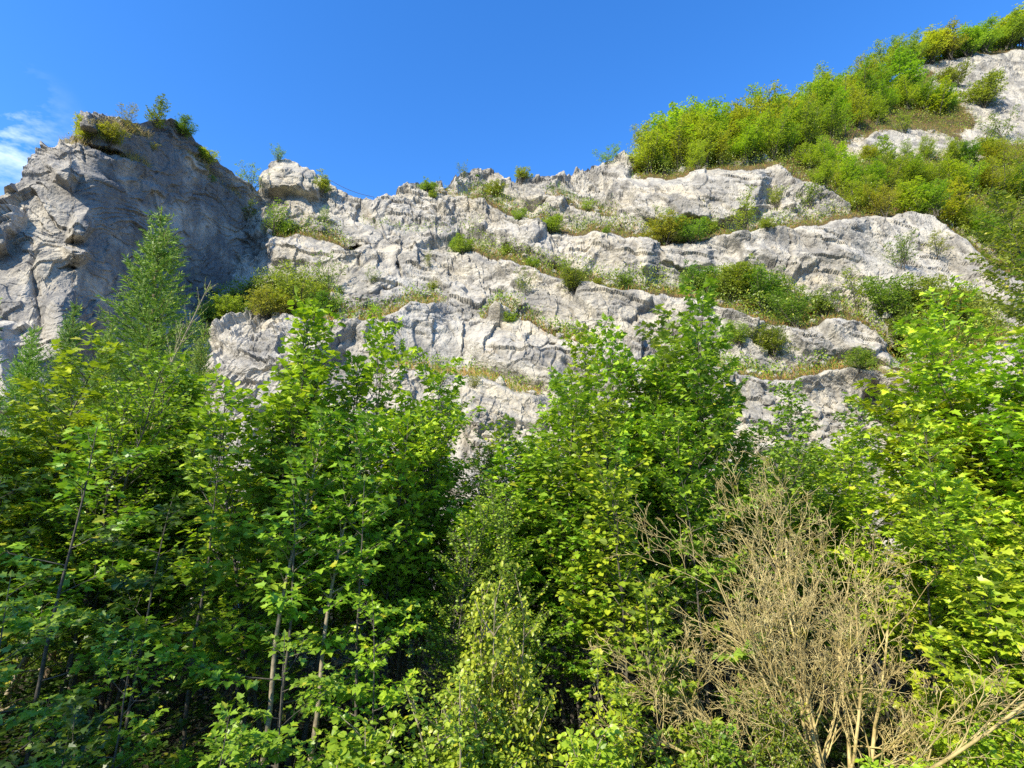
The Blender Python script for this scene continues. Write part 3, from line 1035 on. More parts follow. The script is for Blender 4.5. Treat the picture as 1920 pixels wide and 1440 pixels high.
def dead_tree(name, seed, H=5.0, spreadx=3.0):
    """a leafless shrub: a fan of stems from one stool that fork again and again into fine twigs"""
    r = random.Random(seed)
    parts = {'trunk': Tubes(), 'branches': Tubes(), 'twigs': Tubes()}

    def grow(p, d, L_, rad, lev):
        n = 6 if lev < 2 else 4
        pts = path(r, p, d, L_, n, (.08, .12, .16, .20, .24)[lev], (.05, .03, .02, .01, 0)[lev])
        key = 'trunk' if lev == 0 else ('branches' if lev < 3 else 'twigs')
        parts[key].add(pts, rad, max(.0026, rad * .45), 6 if lev == 0 else (4 if lev < 3 else 3))
        if lev == 4:
            return
        nk = (10, 6, 4, 2)[lev]
        for k in range(nk):
            t = (.25 if lev == 0 else .2) + .78 * (k + r.random()) / nk
            q, dt = along(pts, min(t, .99))
            ax = unit(np.cross(dt, np.array([r.gauss(0, 1), r.gauss(0, 1), r.gauss(0, 1)])))
            dd = rot_about(dt, ax, math.radians(r.uniform(18, 52)))
            dd = unit(dd + np.array([0, 0, .12]))
            grow(q, dd, L_ * r.uniform(.32, .58) * (1.05 - .3 * t), max(.0034, rad * (1 - .55 * t) * .5), lev + 1)
    for k in range(17):
        a = -1.25 + 2.4 * (k + r.uniform(-.3, .3)) / 16
        dep = r.gauss(0, .35)
        d = unit(np.array([math.sin(a) * 1.0, dep, math.cos(a) * 1.0 + .12]))
        L_ = (H * math.cos(a) ** 2 + spreadx * math.sin(a) ** 2) * r.uniform(.62, .88)
        grow((r.gauss(0, .12), r.gauss(0, .1), 0), d, L_, r.uniform(.016, .034), 0)
    return {k: v.mesh(name + '_' + k) for k, v in parts.items()}


PROTO = {}


def plant(kind, name, loc, h, color, label, cat='tree', group=None, rot=None, lean=(0, 0), wide=1.0, bark='bark', leafmat='leaf', parts=('trunk', 'crown')):
    pr = PROTO[kind]
    root = bpy.data.objects.new(name, None)
    root.empty_display_size = 0.2
    COL.objects.link(root)
    root.location = loc
    s = h / pr['H']
    root.scale = (s * wide, s * wide, s)
    root.rotation_euler = (lean[1], lean[0], R.uniform(0, 6.28) if rot is None else rot)
    root.rotation_mode = 'XYZ'
    if lean != (0, 0):
        root.matrix_world = Matrix.Translation(loc) @ Matrix.Rotation(lean[0], 4, 'Y') @ Matrix.Rotation(-lean[1], 4, 'X') @ Matrix.Rotation(root.rotation_euler.z, 4, 'Z') @ Matrix.Diagonal((s * wide, s * wide, s, 1))
    tag(root, label, cat, group)
    link(parts[0], pr['trunk'], M[bark], root)
    c = link(parts[1], pr['crown'], M[leafmat], root)
    c.color = (*color, 1)
    return root


def jit(c, a=0.10):
    return tuple(max(0.001, x * (1 + R.uniform(-a, a))) for x in c)


GREEN = (0.235, 0.385, 0.028)
SHADE_GREEN = (0.055, 0.11, 0.012)  # leaf green darkened so the colour itself carries the thicket's shade
FRESH = (0.335, 0.485, 0.025)
LIME = (0.38, 0.53, 0.03)
YELLOW = (0.33, 0.42, 0.035)
OLIVE = (0.20, 0.25, 0.018)
SPR = (0.25, 0.42, 0.035)
SPRL = (0.31, 0.50, 0.035)

for i, (sd_, H_, rc, st) in enumerate([(3, 7, 1.6, 2), (8, 7, 1.8, 3), (15, 7, 1.5, 2), (27, 7, 1.9, 2)]):
    PROTO['maple%d' % i] = broadleaf('maple%d' % i, sd_, H_, rc, st, 6.0, 0.15, MAPLE, 0.092, 0.24 + .05 * (i % 2), ang=(72, 35), taper=0.36)
for i, (sd_, H_, rc) in enumerate([(101, 4.0, 1.4), (108, 4.0, 1.7)]):
    PROTO['sapling%d' % i] = broadleaf('sapling%d' % i, sd_, H_, rc, 2, 5.0, 0.15, MAPLE, 0.11, 0.12, ang=(80, 40))
PROTO['linden'] = broadleaf('linden', 61, 7, 1.6, 4, 6.0, 0.14, OVATE, 0.09, 0.30, ang=(65, 25), layered=.5, taper=.4)
for i in range(4):
    PROTO['tree%d' % i] = broadleaf('tree%d' % i, 200 + i, 5, 1.35, 3 + i % 2, 5.0, 0.12, MAPLE_S if i % 2 else SMALL, 0.10, 0.06, ang=(70, 25), layered=.4, fork=.45, taper=.6)
for i in range(4):
    PROTO['bush%d' % i] = bush('bush%d' % i, 300 + i, 1.0, 9 + 2 * i, 0.75, 0.048, SMALL, 0.9)
for i in range(3):
    PROTO['airy%d' % i] = bush('airy%d' % i, 330 + i, 1.0, 4 + i, 0.5, 0.045, SMALL, 0.65, 0.8, 0.05, 2, .8)
for i in range(3):
    PROTO['slope%d' % i] = bush('slope%d' % i, 370 + i, 1.0, 7 + 2 * i, 0.38, 0.034, SMALL, 1.15, 0.9, 0.028, 2, .9)
PROTO['ash'] = bush('ash', 350, 1.0, 13, 0.38, 0.027, OVATE, 1.1, 0.6, 0.03, 2, 1.2)
PROTO['hazel'] = bush('hazel', 351, 1.0, 10, 0.7, 0.036, OVATE, 1.0, 0.6, 0.04, 2)
for i in range(2):
    PROTO['spruce%d' % i] = spruce('spruce%d' % i, 400 + i, 8.0, 1.75)
PROTO['larch'] = spruce('larch', 410, 5.0, 1.1, .34, .035, 5, .8, .7)
PROTO['alder'] = broadleaf('alder', 520, 7, 1.7, 3, 6.0, 0.085, OVATE, 0.062, 0.28, ang=(68, 32), taper=.38, layered=.35, secgap=.24)
for i in range(3):
    PROTO['spray%d' % i] = broadleaf('spray%d' % i, 540 + i, 6, 2.2, 1, 2.3, 0.165, MAPLE, 0.085, 0.16, ang=(90, 50), sec=.5, taper=.5, secgap=.19, layered=.62, wander=.07)
PROTO['pole'] = broadleaf('pole', 510, 7, 1.3, 1, 5.0, 0.16, MAPLE, 0.11, 0.50, trunk_r=0.055, taper=.4)
PROTO['tall'] = broadleaf('tall', 500, 13, 2.6, 2, 5.0, 0.16, MAPLE_S, 0.12, 0.30, ang=(75, 35), taper=.45, sec=.5)
print('leaf counts', {k: v['n'] for k, v in PROTO.items()})
#%%PLACE
# ------------------------------------------------------------------ trees in front of the cliff
def gz(x, y):
    return float(ground_z(np.array([x]), np.array([y]))[0])


def front(kind, u, v, D, color, label, cat='tree', group='young broadleaf trees below the cliff', name='maple_tree', wide=1.0, sink=0.1, bark='bark', leafmat='leaf', lean=(0, 0), rot=None, parts=('trunk', 'crown')):
    """its top shows at pixel (u, v) and it stands D metres away"""
    top = P(u, v, D)
    z0 = gz(top[0], top[1]) - sink
    h = top[2] - z0
    bx = top[0] - math.tan(lean[0]) * h
    return plant(kind, name, (bx, top[1], z0), h, jit(color), label, cat, group, rot, lean, wide, bark, leafmat, parts)


F = [
    # kind, u, v, D, colour, label
    ('linden', 610, 590, 8.2, FRESH, 'tall bright green tree with rounded leaves in front of the pale rock outcrop', 1.0),
    ('maple1', 725, 625, 8.8, FRESH, 'bright green tree whose thin tip stands just right of the tall round-leaved tree', 0.8),
    ('maple0', 510, 690, 7.8, GREEN, 'mid green maple on the left of the tall round-leaved tree, before the outcrop', 1.0),
    ('spray2', 420, 790, 7.4, GREEN, 'leafy maple with layered sprays below the pale rock outcrop', 0.9),
    ('alder', 215, 690, 9.0, FRESH, 'bright yellow-green young tree directly below and left of the tallest spruce', 1.0),
    ('maple0', 100, 640, 9.4, FRESH, 'bright green young tree near the left edge below the crag', 1.1),
    ('maple3', 15, 700, 8.6, FRESH, 'bright yellow-green tree at the very left edge', 1.1),
    ('maple1', 310, 700, 9.6, GREEN, 'green young tree with thin upright leaders right below the tallest spruce', 1.0),
    ('spray1', 160, 800, 7.2, GREEN, 'young tree with a thin straight leader in the left part of the thicket', 1.0),
    ('maple0', 800, 745, 10.5, GREEN, 'green tree with a small pointed top in the gap right of the round-leaved tree', 0.9),
    ('alder', 865, 800, 9.8, FRESH, 'low small-leaved green tree in the dip of the thicket below the lower cliff face', 1.0),
    ('maple1', 950, 815, 10.4, GREEN, 'green tree in the middle of the thicket left of the tall forked maple', 1.0),
    ('maple3', 1010, 715, 11.0, FRESH, 'light green tree leaning against the left flank of the tall forked maple', 0.75),
    ('maple1', 1100, 650, 10.6, FRESH, 'left shoulder tree of the tall maple group in the centre', 0.8),
    ('maple2', 1195, 560, 10.8, GREEN, 'tallest maple of the centre with the left one of the twin pointed tops', 1.0),
    ('maple0', 1300, 568, 11.2, GREEN, 'maple with the right one of the twin pointed tops in the centre', 0.9),
    ('maple3', 1250, 790, 9.2, GREEN, 'dense maple low in front of the two tall pointed maples', 1.0),
    ('maple2', 1090, 830, 8.8, GREEN, 'green maple in the middle of the thicket behind the yellowish shrub', 1.0),
    ('maple0', 1385, 790, 11.5, GREEN, 'green maple right of the twin-topped maples, below the cliff foot', 0.8),
    ('maple1', 1475, 745, 12.5, GREEN, 'slim maple with a pointed top before the pale cliff foot, left of a pair', 0.9),
    ('maple2', 1552, 752, 12.8, GREEN, 'slim maple with a pointed top before the pale cliff foot, right of a pair', 0.9),
    ('maple3', 1500, 850, 10.5, GREEN, 'green bushy maple right behind the bare shrub', 0.9),
    ('alder', 1620, 900, 10.0, FRESH, 'light green small-leaved tree between the bare shrub and the hollow in the rock', 0.9),
    ('maple3', 1885, 560, 9.0, LIME, 'tall yellow-green maple at the right edge', 1.1),
    ('maple1', 1765, 575, 10.0, LIME, 'yellow-green maple with a loose top before the right end of the cliff', 0.9),
    ('maple0', 1720, 760, 8.8, LIME, 'lime green maple beside the dark hollow in the cliff', 0.85),
    ('maple2', 1825, 800, 7.6, LIME, 'lime green maple with large bright leaves in the right part of the thicket', 1.0),
    ('maple3', 1960, 640, 7.6, LIME, 'lime green maple cut by the right edge of the picture', 1.0),
    ('alder', 1690, 920, 10.8, FRESH, 'fresh green tree behind the right half of the bare shrub', 1.0),
    ('spray1', 700, 900, 7.2, GREEN, 'maple with pale thin stems showing low down left of the centre', 0.9),
    ('spray2', 570, 905, 6.8, GREEN, 'maple with pale slender trunk in the left part of the foreground', 1.0),
    ('spray0', 290, 930, 7.0, SHADE_GREEN, 'maple with wide level sprays over the dark gap at lower left', 1.0),
    ('spray1', 40, 900, 7.4, SHADE_GREEN, 'shaded maple at the left edge halfway down', 1.0),
    ('alder', 820, 930, 8.0, GREEN, 'leafy small-leaved tree just left of the yellowish shrub', 0.9),
    ('alder', 980, 900, 7.8, GREEN, 'small-leaved tree rising behind the yellowish shrub', 0.9),
    ('spray0', 1300, 900, 8.2, GREEN, 'maple with drooping level sprays left above the bare shrub', 0.9),
    ('maple0', 560, 840, 11.6, SHADE_GREEN, 'shade-tinted green tree standing back behind the round-leaved tree', 1.1),
    ('maple2', 330, 810, 11.5, SHADE_GREEN, 'shade-tinted green tree standing back below the tallest spruce', 1.1),
    ('maple1', 120, 840, 11.5, SHADE_GREEN, 'shade-tinted green tree standing back at the left below the small spruces', 1.1),
    ('alder', 760, 870, 12.0, SHADE_GREEN, 'shade-tinted green tree standing back in the gap left of the centre', 1.1),
    ('maple0', 1180, 860, 12.5, SHADE_GREEN, 'shade-tinted green tree standing back under the twin-topped maples', 1.1),
    ('maple3', 1020, 880, 12.5, SHADE_GREEN, 'shade-tinted green tree standing back in the middle of the thicket', 1.1),
    ('maple2', 1420, 900, 12.8, SHADE_GREEN, 'shade-tinted green tree standing back above the bare shrub', 1.1),
    ('maple1', 1900, 830, 11.5, FRESH, 'fresh green tree standing back at the right edge', 1.1),
    ('linden', 560, 700, 8.6, FRESH, 'second round-leaved tree, just left of and below the tall one', 0.9),
    ('maple1', 1150, 640, 9.8, FRESH, 'bright maple close in front of the left one of the twin tops', 0.8),
    ('maple3', 1255, 640, 10.2, GREEN, 'maple filling the notch between the twin tops', 0.9),
    ('maple0', 640, 760, 9.6, FRESH, 'bright green maple below and right of the round-leaved tree', 0.9),
    ('alder', 60, 760, 10.0, FRESH, 'bright tree behind the yellow-green tree of the left edge', 1.3),
    ('maple1', 255, 790, 9.2, GREEN, 'green tree between the young tree with thin leader and the layered maple', 1.2),
    ('linden', 370, 720, 10.2, FRESH, 'round-leaved tree at the left foot of the pale outcrop', 1.2),
    ('maple2', 470, 800, 9.8, GREEN, 'green tree behind the layered maple below the outcrop', 1.2),
    ('alder', 700, 740, 10.0, GREEN, 'broad green tree on the right side of the round-leaved tree', 1.3),
    ('linden', 770, 790, 9.0, FRESH, 'low round-leaved tree left of the dip in the thicket', 1.1),
    ('maple3', 905, 850, 9.0, FRESH, 'light green broad tree right in the dip of the thicket', 1.3),
    ('maple0', 1060, 740, 9.4, GREEN, 'broad green tree at the left foot of the tall maple group', 1.2),
    ('linden', 1130, 760, 8.6, FRESH, 'round-leaved tree before the left half of the tall maple group', 1.0),
    ('alder', 1350, 830, 9.8, GREEN, 'broad green tree at the right foot of the tall maple group', 1.3),
    ('maple3', 1430, 820, 11.0, FRESH, 'light green broad tree at the left foot of the pair of slim maples', 1.2),
    ('maple0', 1580, 850, 11.2, GREEN, 'broad tree at the right foot of the pair of slim maples', 1.2),
    ('maple2', 1680, 820, 9.4, LIME, 'lime tree at the left flank of the right-hand maples', 1.1),
    ('maple3', 1790, 690, 9.2, LIME, 'broad lime tree under the loose-topped yellow-green maple', 1.3),
    ('maple0', 1900, 900, 7.4, LIME, 'lime maple low at the right edge', 1.1),
    ('maple2', 1895, 960, 6.6, LIME, 'lime maple in the foreground at the right edge before the bare shrub', 1.1),
    ('sapling1', 1800, 1020, 6.8, LIME, 'lime sapling before the right arm of the bare shrub', 0.9),
    ('spray1', 1700, 930, 8.2, LIME, 'lime maple with level sprays rising behind the bare shrub', 1.0),
    # saplings of the front row
    ('spray1', 50, 1075, 5.6, GREEN, 'sapling with bright upturned leaves at the lower left edge', 1.0),
    ('spray2', 250, 1170, 5.8, GREEN, 'sapling spreading level leaves over the dark hollow at lower left', 1.0),
    ('spray0', 560, 1190, 5.6, GREEN, 'sapling with large light leaves in front of the pale slender trunks', 1.0),
    ('spray0', 720, 1110, 6.2, FRESH, 'yellow-green sapling with a level spray left of the yellowish shrub', 0.9),
    ('sapling0', 1130, 1230, 6.0, FRESH, 'fresh green sapling low between the yellowish shrub and the bare shrub', 0.8),
    ('sapling1', 1235, 1090, 7.4, GREEN, 'sapling with light level sprays at the left rim of the bare shrub', 0.9),
    ('sapling1', 1850, 1110, 6.6, LIME, 'lime sapling right of the bare shrub', 1.0),
    ('sapling0', 1730, 1290, 7.4, GREEN, 'low sapling below the right arm of the bare shrub', 1.0),
    ('sapling0', 430, 1330, 5.0, GREEN, 'small sapling at the bottom edge left of the pale slender trunks', 0.9),
    ('sapling1', 130, 1330, 4.8, SHADE_GREEN, 'shaded sapling in the bottom left corner', 0.9),
]
for k, u, v, Dd, c, lab, wd in F:
    front(k, u, v, Dd, c, lab, wide=wd, name='linden_tree' if k == 'linden' else 'broadleaf_tree' if k == 'alder' else ('maple_sapling' if v > 1050 else 'maple_tree'), cat='sapling' if v > 1050 else 'tree')

for u, v, Dd, ln, lab in [(590, 760, 6.7, .07, 'slender maple with a pale bare trunk, left of a pair at lower left'), (690, 770, 6.9, .11, 'slender maple with a pale bare trunk, right of a pair at lower left')]:
    front('pole', u, v, Dd, GREEN, lab, bark='pale_bark', lean=(ln, 0))
SG = 'spruces below the crag'
for k, u, v, Dd, wd, c, lab in [
    ('spruce0', 318, 392, 13.5, 1.25, SPR, 'tallest spruce, its tip before the shaded face of the crag'),
    ('spruce0', 143, 560, 12.5, 0.8, SPR, 'small dark spruce with a sharp tip left of the tallest spruce'),
    ('spruce1', 72, 600, 12.0, 0.9, SPRL, 'small lighter spruce near the left edge below the crag'),
    ('spruce1', 205, 600, 11.5, 0.8, SPRL, 'low spruce between the sharp-tipped small one and the tallest spruce'),
    ('spruce0', 385, 600, 12.0, 0.7, SPRL, 'young spruce at the foot of the tallest one, on its right'),
    ('spruce0', -20, 540, 7.5, 0.8, SPRL, 'spruce at the very left edge, only its right branches showing'),
]:
    front(k, u, v, Dd, c, lab, 'spruce', SG, 'spruce_tree', wd, bark='spruce_bark', leafmat='needle')
front('larch', 392, 490, 10.0, SPRL, 'thin leaning conifer leader with sparse pale twigs right of the tallest spruce', 'conifer', None, 'young_conifer', .6, bark='pale_bark', leafmat='needle', lean=(0.30, 0))
front('larch', 345, 600, 10.2, SPRL, 'shorter thin conifer leader with sparse pale twigs in front of the tallest spruce', 'conifer', None, 'young_conifer', .6, bark='pale_bark', leafmat='needle', lean=(0.16, 0))

# trees beyond the frame's left edge keep the sun off the lower left of the thicket
for x, y, h, lab in [(-9.3, 0.6, 9.4, 'tree on the road bank left of the picture')]:
    plant('tall', 'tall_tree', (x, y, gz(x, y) - .2), h, SHADE_GREEN, lab, 'tree')

# yellowish shrubs and hazel low in the middle
front('ash', 935, 1045, 6.4, YELLOW, 'yellowish thin-leaved shrub with pale twigs, upright in the middle foreground', 'shrub', None, 'ash_shrub', 0.58, bark='pale_bark', parts=('stems', 'foliage'))
front('ash', 860, 1230, 5.8, YELLOW, 'lower yellowish shrub in front and left of the tall yellowish one', 'shrub', None, 'ash_shrub', 0.9, bark='pale_bark', parts=('stems', 'foliage'))
front('hazel', 1090, 1300, 5.6, LIME, 'lime leafed shrub with pale twigs at the bottom edge left of the bare shrub', 'shrub', None, 'hazel_shrub', 0.9, bark='pale_bark', parts=('stems', 'foliage'))
front('hazel', 700, 1290, 5.4, GREEN, 'green shrub at the bottom edge below the yellow-green sapling', 'shrub', None, 'hazel_shrub', 1.0, parts=('stems', 'foliage'))
front('hazel', 1330, 1310, 6.6, GREEN, 'green shrub under the left arm of the bare shrub', 'shrub', None, 'hazel_shrub', 0.9, parts=('stems', 'foliage'))
front('ash', 1440, 1270, 7.0, OLIVE, 'weedy shrub at the left foot of the bare shrub', 'shrub', None, 'ash_shrub', 0.7, parts=('stems', 'foliage'))
front('hazel', 1880, 1310, 6.0, FRESH, 'fresh green shrub in the bottom right corner', 'shrub', None, 'hazel_shrub', 1.0, parts=('stems', 'foliage'))
front('hazel', 1650, 1370, 5.8, FRESH, 'fresh green low shrub at the bottom edge right of the bare shrub\'s stool', 'shrub', None, 'hazel_shrub', 1.0, parts=('stems', 'foliage'))

# the bare shrub
dm = dead_tree('bare_shrub', 85, 4.1, 2.75)
bp = P(1565, 1500, 7.2)
bare = bpy.data.objects.new('bare_shrub', None)
COL.objects.link(bare)
bare.location = (bp[0], bp[1], gz(bp[0], bp[1]) - 0.05)
tag(bare, 'large leafless pale brown shrub fanning out from one stool at lower right', 'shrub')
for k, me_ in dm.items():
    link(k, me_, M['dead'], bare)
#%%LEDGE
# ------------------------------------------------------------------ plants on the cliff
def on_rock(grid, kind, u, v, hp, color, label, cat='shrub', group=None, name='shrub', wide=1.0, lean=(0, 0), bark='bark', leafmat='leaf', parts=('stems', 'foliage'), sink=0.12):
    p = grid.at(u, v)
    top = P(u, v - hp, p[1])
    h = max(0.3, (top[2] - p[2])) * 1.04 + sink
    return plant(kind, name, (float(p[0]), float(p[1]), float(p[2]) - sink), h, jit(color, .14), label, cat, group, None, lean, wide, bark, 'small_leaf', parts)


HG = (0.27, 0.39, 0.035)
HY = (0.40, 0.46, 0.04)
HD = (0.15, 0.31, 0.016)
HB = (0.34, 0.36, 0.04)
CW = {HG: 'mid green', HY: 'yellow-green', HD: 'dark green', HB: 'olive brown'}
ORD = ['first', 'second', 'third', 'fourth', 'fifth', 'sixth', 'seventh', 'eighth', 'ninth', 'tenth', 'eleventh', 'twelfth', 'thirteenth', 'fourteenth', 'fifteenth', 'sixteenth', 'seventeenth', 'eighteenth',
       'nineteenth', 'twentieth', 'twenty-first', 'twenty-second', 'twenty-third']
SLOPE = 'small trees on the wooded slope'
rows = [
    ([(1190, 302, 50), (1240, 294, 78), (1300, 286, 88), (1400, 262, 78), (1500, 232, 78), (1600, 190, 76), (1680, 150, 66), (1760, 116, 55), (1850, 96, 58), (1930, 88, 72)], 23, 'in the skyline row of the wooded slope'),
    ([(1225, 306, 80), (1300, 302, 90), (1400, 285, 90), (1500, 258, 85), (1600, 215, 80), (1700, 170, 60)], 17, 'in the second row of the wooded slope'),
    ([(1200, 325, 75), (1300, 322, 85), (1400, 304, 80), (1500, 296, 85), (1570, 262, 80), (1650, 228, 75), (1730, 205, 70), (1800, 225, 70)], 21, 'in the lower row of the wooded slope'),
    ([(1490, 325, 60), (1560, 318, 60), (1640, 308, 45), (1720, 305, 42), (1800, 312, 55), (1880, 318, 50), (1960, 320, 70)], 12, 'just below the upper rock band'),
    ([(1530, 350, 60), (1600, 366, 72), (1700, 362, 72), (1800, 370, 72), (1900, 380, 80), (1960, 390, 80)], 14, 'in the middle of the right thicket'),
    ([(1600, 398, 60), (1700, 402, 62), (1760, 412, 70), (1830, 450, 80), (1900, 500, 90), (1960, 540, 100)], 13, 'at the lower edge of the right thicket'),
]
ti = 0
for pts, n, where in rows:
    pa = np.array(pts, float)
    for k in range(n):
        u = pa[0, 0] + (pa[-1, 0] - pa[0, 0]) * (k + R.uniform(.25, .75)) / n
        v = float(np.interp(u, pa[:, 0], pa[:, 1])) + R.uniform(-4, 4)
        hp = float(np.interp(u, pa[:, 0], pa[:, 2])) * R.uniform(.72, 1.12)
        hi = (u > 1600 and v < 170)
        c = R.choices([HG, HY, HD, HB], [4, 6, .5 if v < 300 else 1.5, 3.0 if hi else .3])[0]
        kind = R.choice(['slope0', 'slope1', 'slope2', 'slope0', 'slope1', 'slope2', 'tree0', 'tree3'])
        on_rock(G, kind, u, v, hp, c, '%s small tree, %s from left %s' % (CW[c], ORD[k], where), 'tree', SLOPE, 'hillside_tree', R.uniform(0.85, 1.25) * (1.6 if kind[0] == 't' else 1.0) * (1.5 if u > 1740 and v < 140 else 1.0), parts=('trunk', 'crown'))
    
